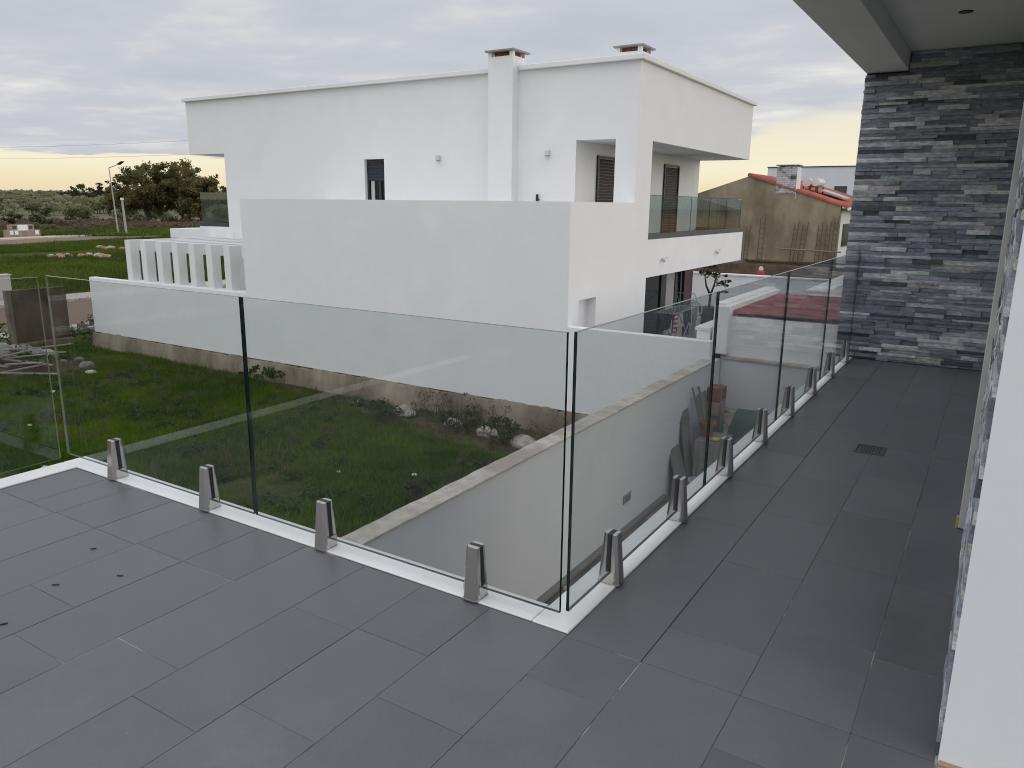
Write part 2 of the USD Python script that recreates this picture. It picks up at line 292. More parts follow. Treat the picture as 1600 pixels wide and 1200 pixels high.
def stone_mat(i, c):
    c = np.minimum(np.array(c)*1.45, 0.72)
    n = {'g': ('geometry', {}), 'mp': ('mapping', dict(scale=(1, 1, 3.0))), 'n': ('noise_texture', dict(scale=14.0+i, detail=8.0, roughness=0.65)), 'r': ('rgb_ramp', dict(ramp=[(0.32, tuple(c*0.62)), (0.5, tuple(c)), (0.68, tuple(c*1.45))])),
         'b': ('noise_texture', dict(scale=55.0, detail=8.0, roughness=0.7)), 'bp': ('bump', dict(strength=0.8, distance=0.012)), 'p': ('principled_bsdf', dict(roughness=0.62, specular_ior_level=0.5))}
    return mk(f'ledge_stone_{i:03d}', n, [('g.position', 'mp.vector'), ('mp.vector', 'n.vector'), ('n.fac', 'r.fac'), ('r.color', 'p.base_color'), ('mp.vector', 'b.vector'), ('b.fac', 'bp.height'), ('bp.normal', 'p.normal')])
STONE = [stone_mat(i, c) for i, c in enumerate([(0.195, 0.21, 0.24), (0.27, 0.285, 0.315), (0.35, 0.36, 0.385), (0.44, 0.445, 0.455), (0.56, 0.55, 0.53), (0.14, 0.15, 0.175), (0.07, 0.075, 0.087), (0.40, 0.375, 0.335), (0.66, 0.655, 0.64), (0.22, 0.24, 0.285)])]
def mixed_stone():
    n = {'g': ('geometry', {}), 'mp': ('mapping', dict(scale=(1, 1, 3.0))), 'n': ('noise_texture', dict(scale=17.0, detail=8.0, roughness=0.65)), 'k': ('map_range', dict(from_min=0.32, from_max=0.68, to_min=0.90, to_max=1.95, clamp=True)),
         'r': ('rgb_ramp', dict(interpolate=False, ramp=[(0.0, (0.195, 0.21, 0.24)), (0.17, (0.27, 0.285, 0.315)), (0.34, (0.35, 0.36, 0.385)), (0.47, (0.44, 0.445, 0.455)), (0.58, (0.56, 0.55, 0.53)), (0.65, (0.14, 0.15, 0.175)), (0.77, (0.07, 0.075, 0.087)), (0.84, (0.40, 0.375, 0.335)), (0.90, (0.66, 0.655, 0.64)), (0.93, (0.22, 0.24, 0.285))])),
         'm': ('vector_math', dict(math_type='scale')), 'b': ('noise_texture', dict(scale=55.0, detail=8.0, roughness=0.7)), 'bp': ('bump', dict(strength=0.8, distance=0.012)), 'p': ('principled_bsdf', dict(roughness=0.62))}
    return mk('ledge_stone_mixed', n, [('g.position', 'mp.vector'), ('mp.vector', 'n.vector'), ('n.fac', 'k.value'), ('g.random_per_island', 'r.fac'), ('r.color', 'm.vector1'), ('k.result', 'm.scale'), ('m.vector', 'p.base_color'), ('mp.vector', 'b.vector'), ('b.fac', 'bp.height'), ('bp.normal', 'p.normal')])
MIXSTONE = mixed_stone()
SP = np.array([0.17, 0.17, 0.13, 0.11, 0.07, 0.12, 0.07, 0.06, 0.03, 0.07]); SP /= SP.sum()
grassm = leafy('grass_blades', (0.085, 0.145, 0.006), (0.23, 0.29, 0.020), 0.45, 0.38, 0.5)
meadowm = leafy('meadow_blades', (0.070, 0.105, 0.012), (0.165, 0.195, 0.035), 0.4, 0.42, 0.13)
drygrassm = leafy('dry_grass', (0.13, 0.105, 0.06), (0.26, 0.22, 0.14), 0.3)
weedm = leafy('weed_leaf', (0.045, 0.075, 0.02), (0.11, 0.15, 0.045), 0.3)
oakm = leafy('oak_leaf', (0.165, 0.145, 0.06), (0.29, 0.245, 0.12), 0.42, 0.25, 0.35)
olivem = leafy('olive_leaf', (0.31, 0.315, 0.19), (0.48, 0.47, 0.32), 0.5)
olivem2 = leafy('scrub_leaf', (0.21, 0.22, 0.11), (0.34, 0.34, 0.20), 0.45)
scrubm = leafy('brown_scrub', (0.16, 0.12, 0.08), (0.26, 0.20, 0.15), 0.2)
bushm = leafy('dark_bush_leaf', (0.055, 0.065, 0.03), (0.12, 0.125, 0.06), 0.25)
citrusm = leafy('pot_tree_leaf', (0.05, 0.055, 0.02), (0.14, 0.13, 0.05), 0.3)
barkm = rough('bark', (0.05, 0.038, 0.028), (0.09, 0.07, 0.052), 6.0, ro=0.95, bump=0.5, bscale=12)
limestone = rough('limestone', (0.30, 0.26, 0.22), (0.50, 0.46, 0.41), 7.0, ro=0.9, bump=0.6, bscale=25, bdist=0.02, c2=(0.26, 0.21, 0.17), s2=2.5)
reddish = rough('red_rubble', (0.28, 0.13, 0.075), (0.46, 0.30, 0.20), 4.0, ro=0.9, bump=0.5, bscale=14, bdist=0.03)
woodgrey = rough('weathered_wood', (0.15, 0.13, 0.11), (0.28, 0.25, 0.22), 5.0, ro=0.9, squash=(1, 6, 6))
boardm = rough('grey_board', (0.15, 0.145, 0.135), (0.21, 0.20, 0.19), 2.5, ro=0.8)
tarpm = rough('green_tarpaulin', (0.022, 0.045, 0.034), (0.036, 0.066, 0.05), 3.0, ro=0.55, bump=0.5, bscale=9, bdist=0.03)

# ---------------------------------------------------------------- ground
def ss(a, b, x):
    t = np.clip((x-a)/(b-a), 0, 1); return t*t*(3-2*t)
def ground_z(x, y):
    x, y = np.asarray(x, float), np.asarray(y, float)
    r = np.hypot(x, y)
    z = -3.0+5.2*ss(120, 480, r)
    p = np.stack([x*0.45, y*0.45, np.zeros_like(x)], -1); q = np.stack([x*1.7, y*1.7, np.zeros_like(x)], -1)
    lot = ss(-26.0, -24.8, x)*(1-ss(-4.6, -4.1, x))*ss(1.0, 2.6, y)*(1-ss(13.0, 13.3, y))
    z = z+lot*(0.16*(meshkit.fbm(p, 3, 3)-0.35)+0.06*(meshkit.fbm(q, 3, 5)-0.5))
    z = z-lot*0.05*ss(11.4, 12.6, y)                                        # soil washed from the footing of the white wall
    z = z+lot*0.42*np.exp(-((x+22.0)/2.3)**2-((y-9.6)/1.2)**2)              # the heap
    out = 1-ss(-37.5, -36.0, x)
    z = z+out*(0.35*(meshkit.fbm(np.stack([x*0.08, y*0.08, x*0], -1), 3, 8)-0.45))*(1-ss(70, 78, r))
    yard = ss(-26.0, -25.4, x)*(1-lot)
    return z-0.08*yard-0.05*(ss(-37.0, -36.3, x)*(1-ss(-26.0, -25.5, x)))
def axis(parts):
    return np.unique(np.concatenate([np.arange(a, b, s) for a, b, s in parts]).round(3))
gx = axis([(-2600, -600, 250), (-600, -140, 20), (-140, -80, 4), (-80, -26, 1.5), (-26, -3.5, 0.3), (-3.5, 20, 4), (20, 120, 20), (120, 2600, 310)])
gy = axis([(-2600, -200, 300), (-200, -10, 25), (-10, 1, 2), (1, 14, 0.3), (14, 80, 2.5), (80, 240, 8), (240, 700, 20), (700, 2600, 240)])
GX, GY = np.meshgrid(gx, gy, indexing='ij'); GZ = ground_z(GX, GY)
nx_, ny_ = len(gx), len(gy); ii = np.arange((nx_-1)*(ny_-1)); a = (ii//(ny_-1))*ny_+ii % (ny_-1)
gm = (np.stack([GX.ravel(), GY.ravel(), GZ.ravel()], 1), np.stack([a, a+ny_, a+ny_+1, a+1], 1))
def ground_mat():
    n = {'g': ('geometry', {}), 'n1': ('noise_texture', dict(scale=0.55, detail=8.0, roughness=0.7)), 'n2': ('noise_texture', dict(scale=9.0, detail=8.0, roughness=0.7)), 'n3': ('noise_texture', dict(scale=46.0, detail=5.0, roughness=0.7)),
         'sx': ('separate_xyz', {}), 'fn': ('math', dict(math_type='multiply_add', value2=0.5)), 'fh': ('math', dict(math_type='multiply', value2=0.5)),
         'gr': ('rgb_ramp', dict(ramp=[(0.36, (0.022, 0.034, 0.008)), (0.5, (0.050, 0.070, 0.013)), (0.64, (0.095, 0.112, 0.030))])),
         'br': ('rgb_ramp', dict(ramp=[(0.36, (0.050, 0.036, 0.023)), (0.5, (0.105, 0.078, 0.052)), (0.66, (0.20, 0.155, 0.11))])),
         # bare soil along the footing of the white wall and round the heap
         'dp': ('vector_math', dict(math_type='dot_product', vector2=(0.2, 1.0, 0.0))), 'by': ('map_range', dict(range_type='smoothstep', from_min=8.7, from_max=9.6, to_min=0.0, to_max=0.36, clamp=True)), 'bx': ('map_range', dict(range_type='smoothstep', from_min=-18.0, from_max=-14.0, to_min=0.0, to_max=1.0, clamp=True)), 'bt': ('map_range', dict(range_type='smoothstep', from_min=13.4, from_max=13.0, to_min=0.0, to_max=1.0, clamp=True)),
         'bm': ('math', dict(math_type='multiply')), 'bm2': ('math', dict(math_type='multiply')),
         'hd': ('vector_math', dict(math_type='distance', vector2=(-21.3, 10.0, -3.0))), 'hm': ('map_range', dict(range_type='smoothstep', from_min=3.2, from_max=1.2, to_min=0.0, to_max=0.3, clamp=True)),
         's1': ('math', dict(math_type='add')), 's2': ('math', dict(math_type='add')),
         'k': ('map_range', dict(range_type='smoothstep', from_min=0.52, from_max=0.66, to_min=0.0, to_max=0.95, clamp=True)), 'mx': ('mix_color', dict(blend_type='mix')),
         'dx': ('vector_math', dict(math_type='length')), 'far': ('map_range', dict(range_type='smoothstep', from_min=104, from_max=150, to_min=0.0, to_max=1.0, clamp=True)),
         'fr': ('rgb_ramp', dict(ramp=[(0.35, (0.11, 0.10, 0.055)), (0.65, (0.18, 0.155, 0.10))])), 'mf': ('mix_color', dict(blend_type='mix')),
         'bp': ('bump', dict(strength=0.9, distance=0.06)), 'p': ('principled_bsdf', dict(roughness=0.95, specular_ior_level=0.1))}
    l = [('g.position', q+'.vector') for q in ('n1', 'n2', 'n3', 'sx')]
    l += [('n3.fac', 'fh.value1'), ('n2.fac', 'fn.value1'), ('fh.value', 'fn.value3'), ('fn.value', 'gr.fac'), ('fn.value', 'br.fac'),
          ('g.position', 'dp.vector1'), ('dp.value', 'by.value'), ('sx.x', 'bx.value'), ('sx.y', 'bt.value'), ('by.result', 'bm.value1'), ('bx.result', 'bm.value2'), ('bm.value', 'bm2.value1'), ('bt.result', 'bm2.value2'),
          ('g.position', 'hd.vector1'), ('hd.value', 'hm.value'), ('n1.fac', 's1.value1'), ('bm2.value', 's1.value2'), ('s1.value', 's2.value1'), ('hm.result', 's2.value2'), ('s2.value', 'k.value'),
          ('k.result', 'mx.fac'), ('gr.color', 'mx.a'), ('br.color', 'mx.b'), ('g.position', 'dx.vector1'), ('dx.value', 'far.value'), ('n1.fac', 'fr.fac'), ('far.result', 'mf.fac'), ('mx.result', 'mf.a'), ('fr.color', 'mf.b'), ('mf.result', 'p.base_color'), ('fn.value', 'bp.height'), ('bp.normal', 'p.normal')]
    return mk('meadow_soil', n, l)
struct('ground', gm, ground_mat(), smooth=True)

def strip(x0, y0, x1, y1, w0, w1, z, th, x_shift=0.0):
    """a ribbon along the line, offset w0..w1 to its left"""
    d = np.array([x1-x0, y1-y0]); d = d/np.linalg.norm(d); nrm = np.array([-d[1], d[0]])
    P = [np.array([x0, y0])+nrm*w0, np.array([x1, y1])+nrm*w0, np.array([x1, y1])+nrm*w1, np.array([x0, y0])+nrm*w1]
    return hullpts([(*q, z) for q in P]+[(*q, z-th) for q in P])
S0, S1 = (-26.0, -60.0), (-26.6, 140.0)
struct('pavement', strip(*S0, *S1, 0.0, 1.05, -2.90, 0.4), cob)
struct('road', strip(*S0, *S1, 1.05, 8.0, -3.0, 0.3), asph)
struct('pavement', strip(*S0, *S1, 8.0, 10.0, -2.88, 0.4), cob)
F0, F1 = (-66.5, -2.0), (-108.5, 122.0)
struct('road', strip(*F0, *F1, 0.0, 6.3, -2.84, 0.3), asph)
struct('pavement', strip(*F0, *F1, 6.3, 8.6, -2.70, 0.4), palefar)

# ---------------------------------------------------------------- own terrace
TX0, TX1 = -4.13, 0.042
struct('terrace_slab', [box(TX0, 0.0395, -2.6, 2.165, -0.3, -0.0016), box(-1.185, 0.0395, 2.165, 7.86, -0.3, -0.0016)], grout)
base_mesh = [box(-4.0, 0.0, -2.5, 2.10, -3.05, -0.302), box(-1.16, 0.0, 2.10, 7.84, -3.05, -0.302)]
single('terrace_base_wall', base_mesh, white, 'white rendered wall carrying the tiled terrace, seen only from below', 'wall')
floor = data(UsdGeom.Xform.Define(stage, '/World/terrace_floor').GetPrim(), kind='structure')
GAP = 0.0011
def tile(x0, x1, y0, y1):
    x0, x1 = max(x0, TX0+0.135), min(x1, 0.035)
    if x1-x0 < 0.03 or y1-y0 < 0.03: return
    dz = rng.uniform(-0.0007, 0.0007)
    obj('tile', cbox(x0+(0.0026 if abs(x0+0.78) < 0.002 else GAP), x1-GAP, y0+GAP, y1-GAP, -0.0105, dz, 0.0009), tilem[rng.integers(5)], floor)
def run(x0, x1, ys):
    ys = sorted(ys)
    for a, b in zip(ys[:-1], ys[1:]): tile(x0, x1, a, b)
Y0, YC, YE = -1.3, 2.042, 7.79
def rows(first, lo, hi, step=0.6):
    ys = [lo, hi]; y = first
    while y > lo: y -= step
    while y < hi:
        if y > lo+0.04 and y < hi-0.04: ys.append(y)
        y += step
    return ys
# wide part of the terrace: strips of 30 cm tiles, joints where the photograph shows them
LX = [-3.99, -3.70, -3.48, -3.165, -2.872, -2.573, -2.27, -1.945, -1.655, -1.355, -1.045]
LY = {0: [1.66, 1.06], 1: [1.66, 0.8], 2: [1.665, 1.2, 0.6], 3: [1.665, 1.0], 4: [1.675, 1.25, 0.65], 5: [1.677, 1.05], 6: [1.222, 0.62], 7: [1.67, 1.07], 8: [1.69, 1.214], 9: [1.45, 0.85]}
for i in range(len(LX)-1):
    ys = [YC]+LY[i]; y = ys[-1]
    while y-0.6 > Y0: y -= 0.6; ys.append(y)
    run(LX[i], LX[i+1], ys+[Y0])
RX = [-1.045, -0.780, -0.469, -0.168, 0.034]
RY = {0: 2.64, 1: 3.47, 2: 2.49, 3: 3.05}
for i in range(4):
    lo = YC-0.012 if i else 2.03
    run(RX[i], RX[i+1], rows(RY[i], 2.03, YE))
    run(RX[i], RX[i+1], [2.03]+[1.77-0.6*k-(0.3 if i % 2 else 0.0) for k in range(6)])
obj('open_joint', box(-0.7815, -0.7765, 2.03, YE, -0.0030, -0.0009), rubber, floor, label='dark open joint running along the side terrace')
obj('open_joint', box(-0.776, 0.033, 2.0285, 2.0315, -0.0030, -0.0009), rubber, floor)
# kerb
kb = 0.008
struct('terrace_kerb', [cbox(-1.185, -1.045, 2.044, 7.80, -0.0014, kb, 0.003)], kerbwhite)
struct('terrace_kerb', [cbox(-4.13, -1.187, 2.046, 2.168, -0.0014, kb, 0.003)], kerbwhite)
struct('terrace_kerb', [cbox(-4.13, -3.995, -1.6, 2.044, -0.0014, kb, 0.003)], kerbwhite)

# ---------------------------------------------------------------- glass rail
def glass_panel(label, a, b, face, z0=0.05, z1=1.007, t=0.012, alongx=True, edge=None):
    """pane between a and b along its line; face = the other coordinate of its middle"""
    h = t/2; e = 0.0012
    def bx(u0, u1, v0, v1, w0, w1): return box(u0, u1, v0, v1, w0, w1) if alongx else box(v0, v1, u0, u1, w0, w1)
    c = ((a+b)/2, face, 0) if alongx else (face, (a+b)/2, 0)
    t_ = thing('glass_balustrade', label, 'glass balustrade', c, 'frameless glass balustrades of the terrace rail')
    obj('pane', bx(a+e, b-e, face-h, face+h, z0+e, z1-e), glass, t_)
    obj('top_edge', bx(a, b, face-h+0.0005, face+h-0.0005, z1-e, z1), glasstop, t_)
    obj('bottom_edge', bx(a, b, face-h+0.0005, face+h-0.0005, z0, z0+e), plain('glass_edge_bottom', (0.09, 0.11, 0.10), 0.3) if 'glass_edge_bottom' not in MATS else MATS['glass_edge_bottom'], t_)
    obj('end_edge', bx(a, a+e, face-h+0.0005, face+h-0.0005, z0+e, z1-e), paleedge if edge == 'a' else glassedge, t_)
    obj('end_edge', bx(b-e, b, face-h+0.0005, face+h-0.0005, z0+e, z1-e), paleedge if edge == 'b' else glassedge, t_)
FY, RXG = 2.075, -1.077
paleedge = plain('glass_edge_pale', (0.30, 0.33, 0.27), 0.25)
glass_panel('wide front glass panel at the left corner of the terrace', -4.12, -2.622, FY, edge='a')
glass_panel('wide front glass panel between the middle joint and the near corner', -2.610, -1.093, FY)
rp = [2.096, 3.520, 3.532, 4.940, 4.952, 6.370, 6.382, 7.775]
for i, lb in enumerate(['side glass panel starting at the near corner with thick dark edge', 'side glass panel second from the near corner, in front of the red roof',
                        'side glass panel third from the near corner', 'side glass panel ending at the grey stone wall']):
    glass_panel(lb, rp[2*i], rp[2*i+1], RXG, alongx=False)
glass_panel('glass panel on the left edge of the terrace, cut by the picture border', 0.35, 2.01, -4.08, alongx=False, edge='b')

def clamp_parts(t_):
    # two leaning jaws on a common foot, a rounded cheek on either end and black gaskets in the slot
    def jaw(s):
        p = []
        for z, y1, hw, fw_ in ((0.004, 0.043, 0.033, 0.022), (0.03, 0.0405, 0.0325, 0.0215), (0.197, 0.0265, 0.025, 0.016), (0.2, 0.025, 0.0235, 0.015)):
            for sx in (-1, 1): p += [(sx*hw, s*0.0098, z), (sx*hw, s*(y1-0.013 if z < 0.1 else y1-0.007), z), (sx*fw_, s*y1, z)]
        return hullpts(p)
    from shapely.geometry import Polygon
    foot = [(sx*0.0342, sy*0.033) for sx in (-1, 1) for sy in (-1, 1)]+[(sx*0.0228, sy*0.0445) for sx in (-1, 1) for sy in (-1, 1)]
    obj('foot', hullpts([(*q, z) for q in foot for z in (0.0, 0.0038)]), steel, t_, local=True)
    cup = Polygon([(-0.026, 0.052), (0.026, 0.052)]+[(0.026*math.cos(a_), 0.031+0.026*math.sin(a_)*-1) for a_ in np.linspace(0, math.pi, 14)])
    for s in (-1, 1):
        c = trimesh.creation.extrude_polygon(cup, 0.0125, engine='earcut'); v = c.vertices
        c.vertices = np.stack([s*(0.0225+v[:, 2]), v[:, 0], v[:, 1]], 1)
        if s < 0: c.invert()
        c.fix_normals()
        obj('cheek', c, steel, t_, smooth=30, local=True)
        obj('jaw', jaw(s), steel, t_, smooth=28, local=True)
    obj('gasket', hullpts([(sx*hw, s*0.0097, z) for sx in (-1, 1) for s in (-1, 1) for z, hw in ((0.053, 0.0328), (0.1985, 0.0252))]), rubber, t_, local=True)
    obj('saddle', box(-0.0254, 0.0254, -0.0096, 0.0096, 0.004, 0.049), steel, t_, local=True)
GC = 'steel clamps holding the glass rail'
order = ['first from the left corner', 'second from the left corner', 'third from the left corner', 'nearest to the near corner']
proto = None
for x, o in zip([-3.667, -2.935, -2.19, -1.44], order):
    lb = f'steel glass clamp on the front kerb, {o}'
    if proto is None:
        proto = thing('glass_clamp', lb, 'glass clamp', (x, FY, kb), GC); clamp_parts(proto)
    else: copy_of(proto, (x, FY, kb), lb)
for i, y in enumerate([2.46, 3.165, 3.875, 4.585, 5.305, 6.045, 6.795, 7.505]):
    o = ['first', 'second', 'third', 'fourth', 'fifth', 'sixth', 'seventh', 'last'][i]
    copy_of(proto, (RXG, y-0.012, kb), f'brushed steel glass clamp on the side kerb, {o} from the near corner' if i < 7 else 'brushed steel glass clamp on the side kerb, beside the grey stone wall', rotz=math.pi/2)

# drain
d = thing('floor_drain', 'small rectangular metal floor drain grate in the dark tiles', 'drain', (-0.49, 4.79, 0))
drainm = plain('drain_metal', (0.10, 0.10, 0.10), 0.45, 0.4)
obj('frame', [box(-0.57, -0.41, 4.70, 4.712, 0.0, 0.004), box(-0.57, -0.41, 4.868, 4.88, 0.0, 0.004), box(-0.57, -0.558, 4.712, 4.868, 0.0, 0.004), box(-0.422, -0.41, 4.712, 4.868, 0.0, 0.004)], drainm, d)
obj('pit', box(-0.558, -0.422, 4.712, 4.868, -0.001, 0.0012), rubber, d)
for k in range(8):
    x = -0.548+k*0.0166
    obj('bar', box(x, x+0.008, 4.712, 4.868, 0.0013, 0.003), drainm, d)

# crumbs on the tiles
for (x, y, a_, L, lb) in [(-2.97, 1.545, 0.9, 0.022, 'short black strip on the tiles, farthest of the scattered ones'), (-2.66, 1.47, 0.55, 0.024, 'short black strip on the tiles, rightmost of the scattered ones'),
                          (-2.79, 1.30, 0.6, 0.026, 'short black strip on the tiles, between the other scattered ones'), (-2.66, 1.06, 1.0, 0.026, 'short black strip on the tiles, nearest of the scattered ones')]:
    q = cbox(-L/2, L/2, -0.003, 0.003, 0.0008, 0.0045, 0.001); q = rot(q, a_, (0, 0, 1), (0, 0, 0)); q.apply_translation((x, y, 0))
    single('rubber_strip', q, rubber, lb, 'rubber strip', 'black strips lying on the tiles')

# ---------------------------------------------------------------- own house: stone walls, porch
def stone_block(x0, x1, z0, z1, y, out):
    """strip of ledge stone with its face towards -y"""
    j = lambda s: rng.uniform(-s, s)
    P = []
    for (x, z) in ((x0, z0), (x1, z0), (x1, z1), (x0, z1)):
        P += [(x, y+0.001, z), (x+j(0.003), y-out+j(0.0045), z+j(0.0015))]
    q = 0.5
    P.append(((x0+x1)/2+j(0.03), y-out-abs(j(0.004)), (z0+z1)/2+j(0.006)))
    return hullpts(P)
def courses(z_top, hmin=0.024, hmax=0.052):
    z = 0.003; out = []
    while z < z_top-0.02:
        h = rng.uniform(hmin, hmax)
        if z+h > z_top-0.02: h = z_top-z
        out.append((z, z+h)); z += h
    return out
YS = 7.82
w = thing('stone_clad_wall', 'wall clad in grey stacked ledge stone at the far end of the terrace', 'wall', (-0.6, 7.95, 0))
obj('wall_core', [box(-1.195, 0.03, YS, 8.12, -0.3, 2.552), box(-0.85, 0.03, YS, 8.12, 2.552, 2.704)], rubber if False else plain('stone_wall_core', (0.035, 0.035, 0.038), 0.9), w)
allst = []
for (z0, z1) in courses(2.703, 0.019, 0.046):
    x = -1.20 if z0 < 2.53 else -0.85
    x -= rng.uniform(0, 0.004)
    while x < 0.03:
        L = min(rng.choice([rng.uniform(0.07, 0.16), rng.uniform(0.16, 0.40)], p=[0.35, 0.65]), 0.034-x)
        if 0.034-(x+L) < 0.05: L = 0.034-x
        if z0 < 2.55 and z1 > 2.553 and x < -0.86: x += L; continue
        q = stone_block(x+0.0008, x+L-0.0008, z0+0.0006, z1-0.0006, YS, rng.choice([rng.uniform(0.006, 0.016), rng.uniform(0.016, 0.034)]))
        allst.append((L*(z1-z0), q)); x += L
cut = sorted([a_ for a_, q in allst], reverse=True)[:300][-1]
for a_, q in allst:
    if a_ >= cut: obj('stone', q, STONE[rng.choice(10, p=SP)], w)
obj('stone_courses', [q for a_, q in allst if a_ < cut], MIXSTONE, w, kind='stuff')

h = thing('house_corner', 'white house wall with ledge stone on its corner at the right edge', 'house', (1.5, 5.0, 0))
core = mb(0.040, 9.0, 2.03, 8.1, -0.3, 2.95)
obj('wall', core, cornerwhite, h)
cnt = 0; extra = []
for (z0, z1) in courses(2.70, 0.024, 0.052):
    y = 2.032+rng.uniform(0.0, 0.028)
    while y < 7.78:
        L = rng.uniform(0.12, 0.42)
        if y < 3.755 < y+L: L = 3.755-y
        if y >= 3.755 and y < 3.85: y = 3.86; continue
        if y+L > 7.70: L = 7.785-y
        o = rng.uniform(0.003, 0.0095)
        q = stone_block(y, y+L, z0, z1, 0.0, o)
        q.vertices = np.stack([0.039+q.vertices[:, 1], q.vertices[:, 0], q.vertices[:, 2]], 1); q.invert()
        if y < 3.75: obj('stone', q, STONE[rng.choice(10, p=SP)], h)
        else: extra.append((q, rng.choice(10, p=SP)))
        y += L
obj('stone_courses', [q for q, i in extra], MIXSTONE, h, kind='stuff')
obj('door_jamb', [cbox(0.008, 0.0385, 3.762, 3.80, 0.003, 2.70, 0.003), cbox(0.018, 0.0385, 3.80, 3.845, 0.003, 2.70, 0.003)], rough('jamb_paint', (0.50, 0.50, 0.48), (0.56, 0.56, 0.54), 4.0, ro=0.5), h)
obj('sealant', cbox(0.041, 2.9, 2.012, 2.029, 0.0012, 0.012, 0.003), plain('tan_sealant', (0.36, 0.25, 0.17), 0.8), h, label='tan line of sealant along the foot of the white wall')
obj('edge_tag', cbox(-0.002, 0.0075, 3.764, 3.79, 0.0, 0.055, 0.002), plain('yellow_tag', (0.45, 0.38, 0.06), 0.6), h, label='small yellow tag at the foot of the door jamb')

pr = thing('porch_roof', 'off-white porch ceiling with a deep edge beam over the side terrace', 'roof', (-0.6, 5.0, 2.56))
obj('beam', cbox(-1.20, -0.86, 2.03, 8.12, 2.556, 2.93, 0.004), soffit, pr)
obj('ceiling', box(-0.859, 0.0395, 2.03, 8.12, 2.707, 2.93), soffit, pr)
obj('roof_deck', box(-1.22, 9.05, 2.01, 8.15, 2.951, 3.05), white, pr)
dl = obj('downlight_ring', trimesh.creation.annulus(r_min=0.032, r_max=0.045, height=0.006, sections=32).apply_translation((-0.40, 6.44, 2.7035)), rubber, pr)
obj('downlight_lens', trimesh.creation.cylinder(radius=0.031, height=0.004, sections=24).apply_translation((-0.40, 6.44, 2.7045)), plain('unlit_lens', (0.12, 0.10, 0.08), 0.3), dl)

# ---------------------------------------------------------------- own patio below
struct('patio_floor', box(-3.86, -1.17, 2.1, 13.1, -3.1, -2.995), patiom)
pw = thing('patio_wall', 'long off-white garden wall with a rough stone-coloured cap below the terrace', 'wall', (-3.96, 7.5, -3))
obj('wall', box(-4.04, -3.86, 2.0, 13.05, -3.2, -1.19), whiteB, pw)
def rough_cap(x0, x1, y0, y1, z, n=90):
    V, F = [], []
    ys = np.linspace(y0, y1, n)
    for i, y in enumerate(ys):
        j = lambda: rng.uniform(-0.006, 0.006)
        V += [(x0+j(), y, z-0.022), (x0+j(), y, z+j()*0.4), (x1+j()*0.5, y, z+j()*0.4), (x1, y, z-0.022)]
        if i: 
            b = 4*(i-1)
            for k in range(3): F += [(b+k, b+4+k, b+5+k), (b+k, b+5+k, b+1+k)]
    F += [(0, 1, 2), (0, 2, 3)]; e = 4*(n-1); F += [(e, e+2, e+1), (e, e+3, e+2)]
    return trimesh.Trimesh(V, F, process=False)
obj('cap', rough_cap(-4.07, -3.85, 1.98, 12.70, -1.168), capstone, pw)
sk = obj('socket_plate', cbox(-3.8599, -3.845, 9.06, 9.30, -2.56, -2.43, 0.004), plain('socket_grey', (0.30, 0.30, 0.29), 0.5), pw)
obj('socket_cover', cbox(-3.8449, -3.838, 9.10, 9.26, -2.54, -2.45, 0.002), plain('socket_dark', (0.16, 0.16, 0.16), 0.5), sk)
g = thing('gutter_channel', 'dark wet channel along the foot of the patio wall', 'gutter', (-3.6, 7.5, -3))
obj('channel', cbox(-3.855, -3.42, 2.3, 9.7, -2.994, -2.962, 0.008), gutterm, g)
obj('rim', cbox(-3.855, -3.79, 2.3, 10.6, -2.961, -2.90, 0.008), boardm, g)
for k in range(9):
    obj('pebble', rock((-3.62+rng.uniform(-0.12, 0.12), 6.7+k*0.3+rng.uniform(-0.1, 0.1), -2.955), (0.05, 0.06, 0.03), k, 1), limestone if k % 3 else boardm, g)

ob = thing('outbuilding', 'low white outbuilding with a flat old red tiled roof beyond the patio', 'outbuilding', (-2.0, 15.0, -3))
obj('wall', box(-3.90, 0.3, 13.17, 16.6, -3.1, -0.46), white, ob)
obj('ledge', cbox(-3.86, 0.3, 13.05, 13.168, -1.20, -1.15, 0.008), capstone, ob)
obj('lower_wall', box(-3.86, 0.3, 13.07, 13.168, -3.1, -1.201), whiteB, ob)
obj('parapet', cbox(-4.02, -3.76, 13.0, 16.55, -1.1, -0.27, 0.006), white, ob)
obj('parapet_cap', cbox(-4.05, -3.86, 13.18, 16.58, -0.269, -0.235, 0.006), white, ob)
for k in range(15):                                   # barrel tiles, one row after the other
    y = 13.32+k*0.218; V = []; segs = []
    for c in range(8):
        x0 = -3.72+c*0.42; rad = 0.088
        an = np.linspace(0, np.pi, 7)
        ring = lambda x, r: [(x, y+r*math.cos(t), -0.46+0.055+r*0.62*math.sin(t)+(x+3.7)*0.010) for t in an]
        A, B = ring(x0-0.03, rad+0.006), ring(x0+0.42, rad)
        v = np.array(A+B); f = []
        for i in range(6): f += [(i, i+1, 7+i), (i+1, 8+i, 7+i)]
        f += [(0, 6, 3), (0, 3, 1), (1, 3, 2), (3, 6, 4), (4, 6, 5)]
        segs.append(trimesh.Trimesh(v, f, process=False))
    segs.append(box(-3.70, 0.25, y+0.085, y+0.135, -0.459, -0.395))
    obj('tile_row', segs, redtile, ob)
single('garden_wall', [box(-3.2, -2.86, 16.64, 26.7, -3.1, -0.30), cbox(-3.24, -2.82, 16.62, 26.72, -0.299, -0.25, 0.006)], white, 'broad white capped wall running back from the red tiled roof', 'wall')

